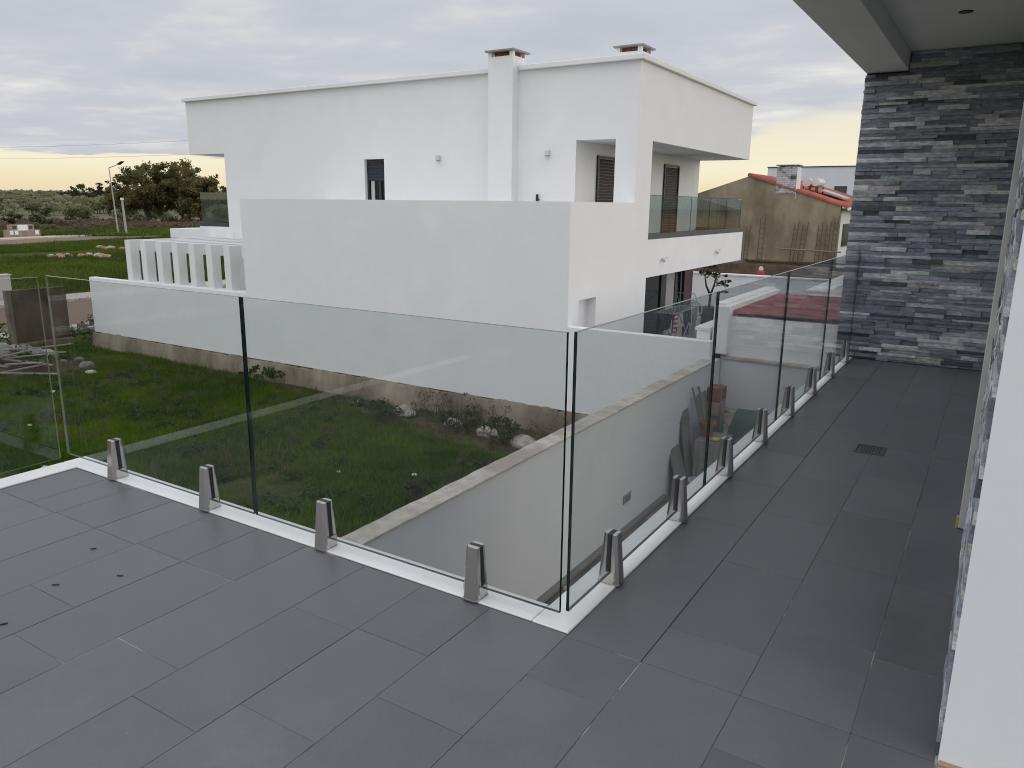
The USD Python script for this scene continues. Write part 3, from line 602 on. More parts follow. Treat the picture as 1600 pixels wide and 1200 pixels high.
# things standing in the patio
leanx = -3.858
for (y, w_, hgt, th, lean, m_, lb) in [(10.95, 0.42, 0.78, 0.03, 0.28, boardm, 'short grey board with a cut corner leaning on the patio wall'), (11.30, 0.30, 1.28, 0.035, 0.16, boardm, 'grey brown board leaning on the patio wall behind the short one'),
                                  (11.62, 0.36, 1.42, 0.03, 0.15, galv, 'tall pale grey sheet leaning on the patio wall'), (12.05, 0.5, 1.40, 0.025, 0.15, boardm, 'tall dull grey panel leaning behind the terracotta pot')]:
    q = prism([(y-w_/2, 0), (y+w_/2, 0), (y+w_/2, hgt), (y-w_/2+0.1, hgt), (y-w_/2, hgt-0.16)], 'x', -th, 0)
    q = rot(q, -lean, (0, 1, 0), (0, y, 0)); q.apply_translation((leanx+hgt*math.sin(lean)+0.012, 0, -2.992))
    single('leaning_board', q, m_, lb, 'board', 'boards leaning on the patio wall')
st = thing('block_stack', 'stack of grey blocks with a red brick on top against the patio wall', 'blocks', (-3.62, 12.55, -2.995))
for k in range(5):
    obj('block', cbox(-3.85, -3.62, 12.38+0.015*(k % 2), 12.72, -2.993+k*0.234, -2.761+k*0.234, 0.012), boardm if k != 4 else rough('pinkish_block', (0.26, 0.18, 0.15), (0.34, 0.25, 0.21), 5), st)
br = Manifold.cube((0.23, 0.33, 0.24)).translate((-3.85, 12.40, -1.822))
for iy in range(3):
    for iz in range(2): br -= Manifold.cube((0.4, 0.08, 0.075)).translate((-3.92, 12.425+iy*0.10, -1.795+iz*0.105))
single('hollow_brick', rot(tm(br), 0.0, (0, 0, 1), (0, 0, 0)), terracotta, 'red hollow brick on top of the grey block stack', 'brick')
for (a_, b_, r_, lb) in [((-3.36, 11.7, -2.99), (-3.83, 11.85, -1.45), 0.022, 'grey wooden pole leaning left of the terracotta pot'), ((-3.52, 12.3, -2.99), (-3.64, 12.45, -1.50), 0.02, 'thin grey pole standing right of the glass joint'), ((-3.40, 11.62, -2.99), (-3.84, 11.58, -1.42), 0.016, 'thin pale stick leaning behind the grey pole')]:
    single('pole', tube(a_, b_, r_, r_*0.9, 10), boardm, lb, 'pole')
bt = thing('low_bench', 'low bench draped with a pale grey cloth under the terracotta pot', 'bench', (-3.2, 11.65, -2.995))
obj('bench_top', cbox(-3.66, -3.22, 11.3, 11.9, -2.23, -2.18, 0.01), boardm, bt)
for sx in (-3.64, -3.29):
    for sy in (11.34, 11.82): obj('leg', box(sx, sx+0.05, sy, sy+0.05, -2.994, -2.231), boardm, bt)
u = np.linspace(0, 1, 40); V = []; F = []
for i, s in enumerate(u):
    for j in range(7):
        t = j/6; fold = 0.022*math.sin(s*26+1.3*math.sin(s*7))*t
        V.append((-3.65+s*0.42, 11.285-fold-0.02*t, -2.178-0.62*t*(0.93+0.07*math.sin(s*7))))
for i in range(39):
    for j in range(6): b = i*7+j; F += [(b, b+7, b+8), (b, b+8, b+1)]
obj('drape', trimesh.Trimesh(V, F, process=False), rough('dusty_cloth', (0.20, 0.20, 0.18), (0.29, 0.285, 0.26), 5.0), bt, smooth=True)
tp = thing('terracotta_pot', 'square-rimmed terracotta pot on the low bench', 'pot', (-3.57, 11.62, -2.18))
obj('body', lathe([(0.0001, 0), (0.085, 0), (0.115, 0.2), (0.105, 0.2), (0.08, 0.02), (0.0001, 0.02)], 20, (-3.57, 11.62, -2.18)), terracotta, tp, smooth=40)
obj('rim', lathe([(0.115, 0.19), (0.132, 0.19), (0.134, 0.235), (0.112, 0.235), (0.108, 0.19)], 20, (-3.57, 11.62, -2.18)), terracotta, tp, smooth=40)
single('yellow_sponge', cbox(-3.42, -3.30, 11.36, 11.46, -2.179, -2.13, 0.015), plain('sponge_yellow', (0.48, 0.36, 0.07), 0.9), 'small yellow sponge on the edge of the low bench', 'sponge')
bk = thing('bucket', 'pale grey plastic bucket on the patio below the low bench', 'bucket', (-3.45, 10.98, -2.995))
obj('body', lathe([(0.0001, 0), (0.12, 0), (0.15, 0.27), (0.142, 0.27), (0.115, 0.012), (0.0001, 0.012)], 24, (-3.45, 10.98, -2.995)), plain('pale_plastic', (0.42, 0.44, 0.46), 0.45), bk, smooth=40)
obj('rim', lathe([(0.15, 0.262), (0.16, 0.262), (0.16, 0.285), (0.143, 0.285)], 24, (-3.45, 10.98, -2.995)), plain('pale_plastic_rim', (0.5, 0.52, 0.54), 0.45), bk, smooth=40)
obj('handle', path_tube([(-3.45+0.158*math.cos(t), 10.98-0.04*math.sin(t), -2.72-0.10*math.sin(t)) for t in np.linspace(0, np.pi, 10)], 0.005, 5), galv, bk)
# the tarpaulin: a sheet over a heap
nu = 46; U, W = np.meshgrid(np.linspace(-1, 1, nu), np.linspace(-1, 1, nu), indexing='ij')
px_ = -3.0+U*0.56; py_ = 12.3+W*0.56
rr = np.maximum(np.abs(U)*0.98, np.abs(W))
hz = 0.95*(1-ss(0.45, 1.0, rr))+0.22*np.maximum(0, 1-np.abs(W+0.1)*1.6)*(1-ss(0.5, 1, np.abs(U)))
hz = hz+0.10*(meshkit.fbm(np.stack([px_*3.2, py_*3.2, U*0], -1), 4, 2)-0.5)*(1-ss(0.85, 1, rr))
pz_ = -2.985+hz
ii = np.arange((nu-1)*(nu-1)); a = (ii//(nu-1))*nu+ii % (nu-1)
single('green_tarpaulin', trimesh.Trimesh(np.stack([px_.ravel(), py_.ravel(), pz_.ravel()], 1), np.vstack([np.stack([a, a+nu, a+nu+1], 1), np.stack([a, a+nu+1, a+1], 1)]), process=False), tarpm, 'dark green tarpaulin draped over a heap on the patio', 'tarpaulin', smooth=True)
kd = thing('kindling_heap', 'heap of pale kindling and wood chips in the patio corner', 'firewood', (-3.35, 12.85, -2.995))
for k in range(46):
    c = np.array([-3.62+rng.normal(0, 0.13), 12.82+rng.normal(0, 0.09), -2.98+abs(rng.normal(0.45, 0.28))])
    c[0] = max(c[0], -3.78)
    c[1] = min(c[1], 12.95); dd = rng.normal(0, 1, 3); dd[2] *= 0.5; dd /= np.linalg.norm(dd); L = rng.uniform(0.06, 0.16)
    e1, e2 = c-dd*L, c+dd*L; e1[2] = max(e1[2], -2.97); e2[2] = max(e2[2], -2.97); e1[1] = min(e1[1], 13.03); e2[1] = min(e2[1], 13.03)
    obj('stick', tube(e1, e2, rng.uniform(0.012, 0.028), None, 5), rough('split_wood', (0.38, 0.28, 0.17), (0.52, 0.42, 0.29), 9.0) if k == 0 else MATS['split_wood'], kd)
single('white_sack', rock((-3.33, 11.98, -2.62), (0.17, 0.10, 0.44), 5, 3), plain('sack_white', (0.42, 0.45, 0.47), 0.6), 'pale sack standing at the foot of the green tarpaulin', 'sack', smooth=True)
# ---------------------------------------------------------------- white wall of the empty lot
bw = thing('boundary_wall', 'long white rendered wall on a bare concrete footing along the empty lot', 'wall', (-13.4, 12.9, -3))
obj('wall', cbox(-22.95, -15.901, 12.78, 12.98, -2.52, -0.87, 0.004), white, bw)
obj('wall', cbox(-6.749, -3.98, 12.78, 12.98, -2.52, -0.87, 0.004), white, bw)
V, F = [], []; xs = np.linspace(-23.0, -3.95, 420)
for i, x in enumerate(xs):
    k = meshkit.fbm(np.array([[x*3.5, 3.1, 0.0]]), 5, 11)[0]-0.5; k2 = meshkit.fbm(np.array([[x*0.9, 7.1, 0.0]]), 3, 12)[0]-0.5
    V += [(x, 12.66+0.05*k2, -3.3), (x, 12.70+0.05*k2, -2.75+0.08*k2), (x, 12.735+0.05*k, -2.535+0.16*k), (x, 12.779, -2.525+0.14*k), (x, 12.97, -2.525), (x, 12.97, -3.3)]
    if i:
        b = 6*(i-1)
        for q in range(5): F += [(b+q, b+6+q, b+7+q), (b+q, b+7+q, b+1+q)]
obj('footing', trimesh.Trimesh(V, F, process=False), plinthm, bw)

# ---------------------------------------------------------------- the white house
hs = thing('white_house', 'large white flat-roofed modern house with overhanging upper floor', 'house', (-14, 19, -3))
XH, XI, YF, YB = -6.75, -8.2, 15.7, 24.15
body = mb(-21.75, XH, YF, YB+0.1, 2.78, 4.33)                       # upper band
body += mb(-20.1, XI, YF, 24.0, -3.05, 2.79)                         # rooms
body += mb(-7.25, XH, YF, 16.55, -3.05, 2.79)                        # corner pier
body += mb(XI-0.01, XH, YF, 16.55, -3.05, 0.66)
body += mb(XI-0.01, XH, 16.54, YB, -0.215, 0.64)                     # balcony slab
body += mb(-21.55, -20.09, YF+0.02, 24.0, 0.20, 0.61)                # left balcony slab
body += mb(-15.9, XH, 12.78, 13.02, -2.52, 1.45)                      # terrace parapet
body += mb(-6.97, XH, 13.0, YF+0.01, -2.9, 1.45)
body += mb(-15.9, -15.68, 13.0, YF+0.01, -2.9, 1.45)
body += mb(-15.7, -6.96, 13.0, YF+0.01, 0.4, 0.62)                   # terrace deck
body -= mb(-21.5, -7.0, YF+0.25, YB-0.2, 4.0, 5.0)                   # roof well
body -= mb(-14.47, -13.79, YF-0.1, YF+0.16, 0.70, 2.50)              # window recess
body -= mb(-6.99, XH+0.1, 13.22, 13.98, -2.2, -0.41)                 # side window recess
wl = obj('wall', body, white, hs)
for p_ in ([cbox(-21.83, -10.42, YF-0.085, YF+0.26, 4.331, 4.435, 0.008), cbox(-9.66, XH+0.085, YF-0.085, YF+0.26, 4.331, 4.435, 0.008)], cbox(XH-0.26, XH+0.085, YF+0.262, YB+0.19, 4.331, 4.435, 0.008), cbox(-21.83, -21.5, YF+0.262, YB+0.19, 4.331, 4.435, 0.008), cbox(-21.498, XH-0.262, YB-0.16, YB+0.19, 4.331, 4.435, 0.008)):
    obj('coping', p_, white, hs)
def chimney(x0, x1, y0, y1, z0, z1):
    c = obj('chimney', box(x0, x1, y0, y1, z0, z1), white, hs)
    for px in (x0, x1-0.09):
        for py in (y0, y1-0.09): obj('corner_post', box(px, px+0.09, py, py+0.09, z1, z1+0.10), white, c)
    obj('flue_brick', box(x0+0.10, x1-0.10, y0+0.10, y1-0.10, z1, z1+0.09), terracotta, c)
    obj('cap_slab', cbox(x0-0.06, x1+0.06, y0-0.06, y1+0.06, z1+0.101, z1+0.14, 0.006), rough('chimney_slab', (0.25, 0.24, 0.235), (0.34, 0.33, 0.32), 4) if 'chimney_slab' not in MATS else MATS['chimney_slab'], c)
chimney(-10.36, -9.70, 15.42, 16.02, 1.0, 4.62)
chimney(-8.02, -7.40, 17.2, 17.85, 4.0, 4.80)
# front window: roller shutter half down
wn = obj('window', [box(-14.468, -14.41, YF+0.09, YF+0.15, 0.72, 2.49), box(-13.85, -13.792, YF+0.09, YF+0.15, 0.72, 2.49), box(-14.41, -13.85, YF+0.09, YF+0.15, 2.42, 2.49)], anth, hs)
for k in range(12): obj('slat', cbox(-14.41, -13.85, YF+0.095, YF+0.115, 1.955+k*0.039, 1.990+k*0.039, 0.004), shutB, wn)
obj('pane', box(-14.41, -13.85, YF+0.130, YF+0.134, 0.72, 1.955), winglass, wn)
obj('mullion', box(-14.08, -14.00, YF+0.105, YF+0.129, 0.72, 1.954), anth, wn)
obj('curtain', box(-14.36, -14.24, YF+0.120, YF+0.128, 0.72, 1.954), curtain, wn)
def shutter(y0, y1, z0, z1):
    s_ = obj('shutter_door', [box(XI+0.001, XI+0.05, y0, y0+0.06, z0, z1), box(XI+0.001, XI+0.05, y1-0.06, y1, z0, z1), box(XI+0.001, XI+0.05, y0+0.06, y1-0.06, z1-0.05, z1)], anth, hs)
    n = int((z1-0.05-z0)/0.072)
    for k in range(n):
        z = z0+k*0.072
        obj('slat', prism([(XI+0.004, z+0.004), (XI+0.03, z+0.004), (XI+0.016, z+0.066), (XI+0.004, z+0.066)], 'y', y0+0.062, y1-0.062), shut, s_)
shutter(16.75, 17.95, 0.66, 2.52); shutter(21.0, 22.15, 0.66, 2.53)
def wall_lamp(x, z):
    c = obj('wall_lamp', cbox(x-0.055, x+0.055, YF-0.09, YF-0.002, z-0.05, z+0.06, 0.006), plain('lamp_housing', (0.6, 0.6, 0.6), 0.4) if 'lamp_housing' not in MATS else MATS['lamp_housing'], hs)
    obj('lamp_lens', box(x-0.035, x+0.035, YF-0.08, YF-0.02, z-0.062, z-0.0505), plain('lamp_lens', (0.25, 0.25, 0.24), 0.4) if 'lamp_lens' not in MATS else MATS['lamp_lens'], c)
wall_lamp(-12.0, 2.48); wall_lamp(-8.9, 2.52)
tap = obj('garden_tap', [tube((-9.13, YF-0.002, 1.50), (-9.13, YF-0.10, 1.50), 0.025), tube((-9.13, YF-0.09, 1.50), (-9.13, YF-0.09, 1.40), 0.022), box(-9.16, -9.10, YF-0.085, YF-0.065, 1.52, 1.62)], rubber, hs)
# side window with deep reveal
sw = obj('window', [box(-6.985, -6.94, 13.222, 13.27, -2.2, -0.412), box(-6.985, -6.94, 13.56, 13.63, -2.2, -0.412), box(-6.985, -6.94, 13.27, 13.56, -0.46, -0.412), box(-6.985, -6.94, 13.63, 13.978, -2.2, -0.412)], white, hs)
obj('pane', box(-6.975, -6.965, 13.27, 13.56, -2.2, -0.46), winglass, sw)
# balcony glass, right side
obj('balcony_sill', [box(-6.90, XH-0.02, 16.56, 24.10, 0.641, 0.755), box(XI+0.01, -6.901, 24.0, 24.10, 0.641, 0.755)], darkstrip, hs)
obj('balcony_floor', box(XI+0.01, -6.902, 16.56, 23.99, 0.641, 0.655), darkstrip, hs)
ys = np.linspace(16.58, 24.06, 6)
for a_, b_ in zip(ys[:-1], ys[1:]):
    gp = obj('balcony_pane', box(-6.845, -6.835, a_+0.008, b_-0.008, 0.756, 1.62), farglass, hs)
    obj('edge', [box(-6.846, -6.834, b_-0.007, b_+0.006, 0.757, 1.62), box(-6.846, -6.834, a_+0.008, b_-0.008, 1.621, 1.632)], glassedge, gp)
for a_, b_ in ((-8.17, -7.52), (-7.5, -6.86)):
    gp = obj('balcony_pane', box(a_, b_, 24.055, 24.065, 0.756, 1.62), farglass, hs)
    obj('edge', box(a_, b_, 24.054, 24.066, 1.621, 1.632), glassedge, gp)
# left balcony
obj('balcony_sill', [box(-21.53, -20.11, YF+0.03, YF+0.11, 0.611, 0.72), box(-21.53, -21.45, YF+0.111, 23.9, 0.611, 0.72)], darkstrip, hs)
gp = obj('balcony_pane', box(-21.48, -20.12, YF+0.065, YF+0.075, 0.721, 1.63), farglass, hs); obj('edge', box(-21.48, -20.12, YF+0.064, YF+0.076, 1.631, 1.642), glasstop, gp)
for k in range(4):
    gp = obj('balcony_pane', box(-21.495, -21.485, YF+0.09+k*2, YF+2.07+k*2, 0.721, 1.63), farglass, hs); obj('edge', box(-21.496, -21.484, YF+0.09+k*2, YF+2.07+k*2, 1.631, 1.642), glasstop, gp)
obj('entrance_canopy', [box(-23.1, -21.56, YF+0.015, 18.5, 0.2, 0.50), box(-21.559, -19.9, YF-0.012, YF-0.001, 0.2, 0.50)], white, hs)
# spot lamps on the slab edge
for y in (17.5, 21.6):
    c = obj('spot_lamp', tube((XH+0.001, y, 0.17), (XH+0.07, y, 0.17), 0.035, None, 12), MATS['lamp_housing'], hs)
    obj('spot_head', tube((XH+0.07, y-0.07, 0.12), (XH+0.09, y+0.07, 0.20), 0.04, None, 12), MATS['lamp_housing'], c)
# garden door under the balcony
dr = obj('sliding_door', [box(XI+0.001, XI+0.06, 19.0, 23.2, -0.36, -0.216)]+[box(XI+0.001, XI+0.06, a_, b_, -2.4, -0.361) for a_, b_ in ((19.0, 19.15), (21.15, 21.55), (22.3, 22.42), (22.75, 22.85), (23.1, 23.2))], anth, hs)
obj('pane', box(XI+0.002, XI+0.02, 19.15, 21.15, -2.4, -0.361), winglass, dr)
obj('pane', box(XI+0.002, XI+0.02, 22.42, 22.75, -2.4, -0.361), winglass, dr)
obj('pane', box(XI+0.002, XI+0.02, 22.85, 23.1, -2.4, -0.361), winglass, dr)
obj('curtain', box(XI+0.002, XI+0.03, 21.55, 22.3, -2.4, -0.55), curtain, dr)
obj('maroon_panel', box(XI+0.001, XI+0.012, 23.22, 23.99, -2.4, -0.216), maroon, hs)

# pergola on the boundary wall
pg = thing('pergola', 'white pergola of broad upright fins and beams on the boundary wall', 'pergola', (-18.5, 13.5, -0.87))
for x0 in (-21.0, -20.27, -19.56, -18.85, -18.14, -17.43, -16.72):
    e = Manifold.cube((0.236, 0.26, 1.13)).translate((x0, 12.825, -0.844))+Manifold.cube((0.236, 2.84, 0.297)).translate((x0, 12.825, -0.011))
    obj('fin', e, white, pg)
obj('end_fin', box(-16.02, -15.905, 12.825, 15.66, -0.011, 0.286), white, pg)
obj('base_rail', cbox(-21.02, -15.905, 12.82, 13.09, -0.869, -0.845, 0.004), white, pg)

# yard of the white house
struct('neighbour_yard', box(-9.6, -4.02, 16.56, 26.9, -2.6, -2.40), yardm)
struct('neighbour_yard', box(-6.70, -4.05, 12.99, 16.558, -2.6, -2.402), yardm)
single('garden_wall', [box(-9.5, -3.0, 26.9, 27.1, -3.1, -0.95), cbox(-9.54, -2.9, 26.87, 27.13, -0.949, -0.90, 0.006)], white, 'white garden wall standing behind the potted tree', 'wall')
sd_ = thing('small_wall', 'short white capped wall beside the drying rack yard', 'wall', (-4.0, 14.5, -2.4))
obj('wall', box(-4.30, -4.06, 13.0, 15.0, -2.45, -0.72), white, sd_); obj('cap', cbox(-4.33, -4.058, 12.99, 15.02, -0.719, -0.66, 0.006), white, sd_)
# drying rack
dk = thing('drying_rack', 'folding metal clothes drying rack in the yard by the glass door', 'drying rack', (-7.35, 20.3, -2.4))
X0, X1, YA, YBk, ZT = -7.65, -7.10, 19.55, 21.45, -1.42
obj('frame', [tube((X0, YA, ZT), (X0, YBk, ZT), 0.012), tube((X1, YA, ZT), (X1, YBk, ZT), 0.012), tube((X0, YA, ZT), (X1, YA, ZT), 0.012), tube((X0, YBk, ZT), (X1, YBk, ZT), 0.012)], galv, dk)
for k in range(6):
    x = X0+(k+1)*(X1-X0)/7; obj('line', tube((x, YA, ZT), (x, YBk, ZT), 0.006, None, 5), galv, dk)
for (ya, yb) in ((YA+0.3, YBk-0.5), (YBk-0.3, YA+0.5)):
    for x in (X0, X1): obj('leg', tube((x, ya, ZT), (x, yb, -2.395), 0.012), galv, dk)
obj('wing', [tube((X0, YBk, ZT), (X0-0.25, YBk+0.35, ZT+0.32), 0.01), tube((X1, YBk, ZT), (X1-0.25, YBk+0.35, ZT+0.32), 0.01), tube((X0-0.25, YBk+0.35, ZT+0.32), (X1-0.25, YBk+0.35, ZT+0.32), 0.01)], galv, dk)
def cloth(name, cat, lb, x, y0, y1, z0, mat, seed, both=True):
    V, F = [], []; n, k = 16, 9
    for i in range(n):
        y = y0+(y1-y0)*i/(n-1)
        for j in range(k):
            t = j/(k-1); s = (t-0.5)*2
            V.append((x+0.05*s*0.5+0.03*math.sin(y*22+seed)*abs(s), y+0.02*math.sin(seed*3+t*5), ZT+0.013-(abs(s)**1.0)*(ZT-z0)*(1 if s < 0 or not both else 0.55)))
    for i in range(n-1):
        for j in range(k-1): b = i*k+j; F += [(b, b+k, b+k+1), (b, b+k+1, b+1)]
    single(name, trimesh.Trimesh(V, F, process=False), mat, lb, cat, smooth=True)
redstripe = mk('red_white_stripes', {'g': ('geometry', {}), 'w': ('wave_texture', dict(bands_direction='z', scale=2.6, distortion=3.0)), 'r': ('rgb_ramp', dict(ramp=[(0.45, (0.34, 0.06, 0.09)), (0.55, (0.55, 0.5, 0.5))])), 'p': ('principled_bsdf', dict(roughness=0.9))}, [('g.position', 'w.vector'), ('w.fac', 'r.fac'), ('r.color', 'p.base_color')])
cloth('striped_towel', 'towel', 'red and white patterned towel on the front of the drying rack', X1-0.02, 19.62, 19.85, -2.12, redstripe, 1)
cloth('pale_cloth', 'cloth', 'pale beige cloth hanging next to the red patterned towel', X1-0.03, 19.90, 20.25, -2.18, plain('cloth_beige', (0.42, 0.38, 0.33), 0.9), 2)
cloth('dark_trousers', 'trousers', 'dark blue trousers hanging from the middle of the drying rack', X1-0.02, 20.35, 20.95, -2.15, plain('cloth_navy', (0.02, 0.025, 0.04), 0.9), 3)
cloth('grey_sheet', 'cloth', 'grey cloth hanging at the far end of the drying rack', X1-0.01, 21.0, 21.42, -2.1, plain('cloth_grey', (0.17, 0.18, 0.18), 0.9), 4)
cloth('green_cloth', 'cloth', 'crumpled pale green cloth lying over the far end of the drying rack', X0+0.3, 21.1, 21.5, -1.60, plain('cloth_green', (0.16, 0.30, 0.23), 0.9), 5)
cloth('navy_shirt', 'shirt', 'dark shirt hanging on the back of the drying rack', X0+0.08, 19.7, 20.6, -2.0, MATS['cloth_navy'], 6)
ch = thing('garden_chair', 'white round-backed garden chair behind the drying rack', 'chair', (-7.75, 22.9, -2.4))
obj('backrest', trimesh.creation.annulus(r_min=0.20, r_max=0.235, height=0.03, sections=28).apply_transform(trimesh.transformations.rotation_matrix(math.pi/2, (1, 0, 0))).apply_translation((-7.75, 23.12, -1.72)), plain('chair_white', (0.6, 0.6, 0.59), 0.5), ch)
obj('back_slats', [box(-7.75+x-0.012, -7.75+x+0.012, 23.115, 23.125, -1.72-0.19, -1.72+0.19) for x in (-0.08, 0, 0.08)], MATS['chair_white'], ch)
obj('seat', cbox(-7.97, -7.53, 22.68, 23.12, -1.965, -1.93, 0.01), MATS['chair_white'], ch)
for sx in (-7.95, -7.59):
    for sy in (22.70, 23.06): obj('leg', box(sx, sx+0.04, sy, sy+0.04, -2.4, -1.966), MATS['chair_white'], ch)

# ---------------------------------------------------------------- foliage builders
def leaves(pts, size, seed, flat=0.0, curl=0.35):
    """one bent leaf-shaped face pair at every point"""
    r = np.random.default_rng(seed); n = len(pts)
    d = r.normal(0, 1, (n, 3)); d[:, 2] = d[:, 2]*(1-flat)-0.15; d /= np.linalg.norm(d, axis=1, keepdims=True)
    e = r.normal(0, 1, (n, 3)); e -= d*(e*d).sum(1, keepdims=True); e /= np.linalg.norm(e, axis=1, keepdims=True)
    nn = np.cross(d, e); s = size*r.uniform(0.6, 1.35, (n, 1))
    A, B = pts-d*s*0.5, pts+d*s*0.5
    C, D = pts+e*s*0.33+nn*s*curl*0.4, pts-e*s*0.33+nn*s*curl*0.4
    V = np.stack([A, C, B, D], 1).reshape(-1, 3); b = np.arange(n)*4
    return trimesh.Trimesh(V, np.vstack([np.stack([b, b+1, b+2], 1), np.stack([b, b+2, b+3], 1)]), process=False)
def crown_points(c, rad, clumps, per, seed, csize=0.28, low=-0.55):
    r = np.random.default_rng(seed); P = []
    for k in range(clumps):
        v = r.normal(0, 1, 3); v /= np.linalg.norm(v); v[2] = max(v[2], low)
        q = np.asarray(c)+v*np.asarray(rad)*r.uniform(0.45, 1.0)**0.7
        cs = csize*r.uniform(0.6, 1.4)*np.asarray(rad).mean()
        w_ = r.normal(0, 1, (int(per*r.uniform(0.6, 1.3)), 3)); w_ /= np.linalg.norm(w_, axis=1, keepdims=True)
        P.append(q+w_*cs*r.uniform(0.3, 1.0, (len(w_), 1))*np.array([1.1, 1.1, 0.75]))
    return np.vstack(P)
def tree_at(name, lb, loc, height, spread, mat, seed, leaf=0.32, clumps=60, per=60, trunk=0.25, bare=0.22, category='tree', group=None, lobes=3):
    r = np.random.default_rng(seed); t_ = thing(name, lb, category, loc, group)
    limbs = [tube((0, 0, -0.2), (0, 0, height*bare), trunk, trunk*0.7)]; P = []
    for k in range(lobes):
        an = 2*np.pi*k/lobes+r.uniform(-0.4, 0.4); rr_ = spread*r.uniform(0.25, 0.5)
        c = np.array([math.cos(an)*rr_, math.sin(an)*rr_, height*r.uniform(0.42, 0.68)])
        rad = np.array([spread*0.62, spread*0.62, min(height-c[2], height*0.45)])
        P.append(crown_points(c, rad, clumps//lobes, per, seed*10+k))
        limbs.append(path_tube([(0, 0, height*bare*0.9), tuple(c*np.array([0.5, 0.5, 0.7])), tuple(c)], [trunk*0.55, trunk*0.35, trunk*0.12]))
        for s in range(4):
            e = c+r.normal(0, 1, 3)*rad*0.45; limbs.append(tube(c*np.array([0.6, 0.6, 0.8]), e, trunk*0.22, trunk*0.05, 5))
    obj('trunk', limbs, barkm, t_, local=True)
    obj('crown', leaves(np.vstack(P), leaf, seed), mat, t_, local=True)
    return t_
def polar(azdeg, r): a_ = math.radians(azdeg); return np.array([math.sin(a_)*r, math.cos(a_)*r])
def shrub(name, lb, loc, h_, w_, mat, seed, leaf, n=500, category='bush', group=None):
    t_ = thing(name, lb, category, loc, group); r = np.random.default_rng(seed)
    P = crown_points((0, 0, h_*0.52), (w_, w_, h_*0.48), 16, n//16, seed, 0.34, -0.9); P[:, 2] = np.maximum(P[:, 2], 0.0)
    obj('foliage', leaves(P, leaf, seed), mat, t_, local=True)
    obj('stem', [tube((0, 0, -0.05), tuple(r.normal(0, 0.5, 2)*w_)+(h_*0.7,), 0.015*h_+0.004, 0.004, 5) for k in range(5)], barkm, t_, local=True)
    return t_

# potted tree in the yard
pt = thing('potted_tree', 'small forked tree in a dark square pot beside the garden wall', 'potted tree', (-7.72, 24.4, -2.4))
obj('pot', lathe([(0.0001, 0), (0.24, 0), (0.36, 0.62), (0.33, 0.62), (0.0001, 0.55)], 4, (-7.72, 24.4, -2.4)), plain('dark_pot', (0.05, 0.055, 0.06), 0.6), pt)
B0 = np.array([-7.72, 24.4, -1.86])
obj('trunk', [path_tube([B0, B0+(0.02, 0, 0.45), B0+(-0.14, 0, 0.75), B0+(-0.22, 0, 1.15)], [0.045, 0.04, 0.03, 0.012]), path_tube([B0+(0.02, 0, 0.45), B0+(0.12, 0.0, 0.8), B0+(0.17, 0.05, 1.15)], [0.04, 0.028, 0.012]), path_tube([B0+(0.1, 0, 0.75), B0+(0.4, 0.0, 0.82), B0+(0.5, 0.05, 0.7)], [0.02, 0.012, 0.006])], barkm, pt)
P = np.vstack([crown_points(B0+(-0.1, 0, 1.22), (0.38, 0.38, 0.25), 16, 16, 5, 0.3), crown_points(B0+(0.30, 0, 0.98), (0.36, 0.3, 0.25), 12, 13, 6, 0.3), crown_points(B0+(0.40, 0, 0.68), (0.22, 0.2, 0.22), 9, 9, 7, 0.3)])
obj('crown', leaves(P, 0.085, 3), citrusm, pt)

# ---------------------------------------------------------------- bare concrete house and what stands behind
gh = thing('bare_gable_house', 'house with an unpainted stained concrete gable and orange tiled roof', 'house', (-9.5, 39, -3))
GXL, GXR, GAX, GAZ, GEZ, GY0, GY1 = -13.2, -5.62, -9.43, 2.66, 1.44, 34.0, 46.0
obj('gable_wall', prism([(GXL, -1.0), (GXR, -1.0), (GXR, GEZ), (GAX, GAZ), (GXL, GEZ)], 'y', GY0, GY0+0.25), gablem, gh)
obj('side_wall', box(GXL, GXR-0.001, GY0+0.251, GY1, -3.1, GEZ-0.06), white, gh)
obj('gable_base', box(GXL, GXR, GY0+0.004, GY0+0.25, -3.1, -1.001), darkconc, gh)
for s, xe in ((1, GXR+0.25), (-1, GXL-0.25)):
    sl = (GAZ-GEZ)/(abs(GXR-GAX)); ze = GAZ-sl*abs(xe-GAX)
    dn, ya = (0.0, GY0-0.04) if s > 0 else (-0.16, GY0+0.26)
    rf = obj('roof_slope', prism([(GAX, GAZ+0.01+dn), (xe, ze+0.01+dn), (xe, ze+0.09+dn), (GAX, GAZ+0.09+dn)], 'y', ya, GY1), rooftile, gh)
    n = int((GY1-GY0)/0.24)
    for k in range(n):
        y = GY0+0.02+k*0.24
        if s < 0 and k < 2: continue
        obj('tile_row', hullpts([(GAX, y+dy, GAZ+0.09+dz+dn) for dy, dz in ((0, 0), (0.05, 0.045), (0.13, 0.045), (0.18, 0))]+[(xe, y+dy, ze+0.09+dz+dn) for dy, dz in ((0, 0), (0.05, 0.045), (0.13, 0.045), (0.18, 0))]), rooftile, rf)
obj('ridge', tube((GAX+0.03, GY0-0.03, GAZ+0.06), (GAX+0.03, GY1, GAZ+0.06), 0.08, None, 10), rooftile, gh)
cm = obj('chimney', cbox(-8.27, -7.45, GY0-0.02, GY0+0.7, 1.95, 3.02, 0.01), chimbrick, gh)
obj('white_edge', box(-7.449, -7.43, GY0-0.025, GY0+0.70, 1.72, 3.02), white, cm)
for x in (-8.2, -7.6): obj('cap_leg', box(x, x+0.1, GY0+0.02, GY0+0.62, 3.021, 3.08), chimbrick, cm)
obj('cap_slab', cbox(-8.32, -7.40, GY0-0.07, GY0+0.75, 3.081, 3.12, 0.006), MATS['chimney_slab'], cm)
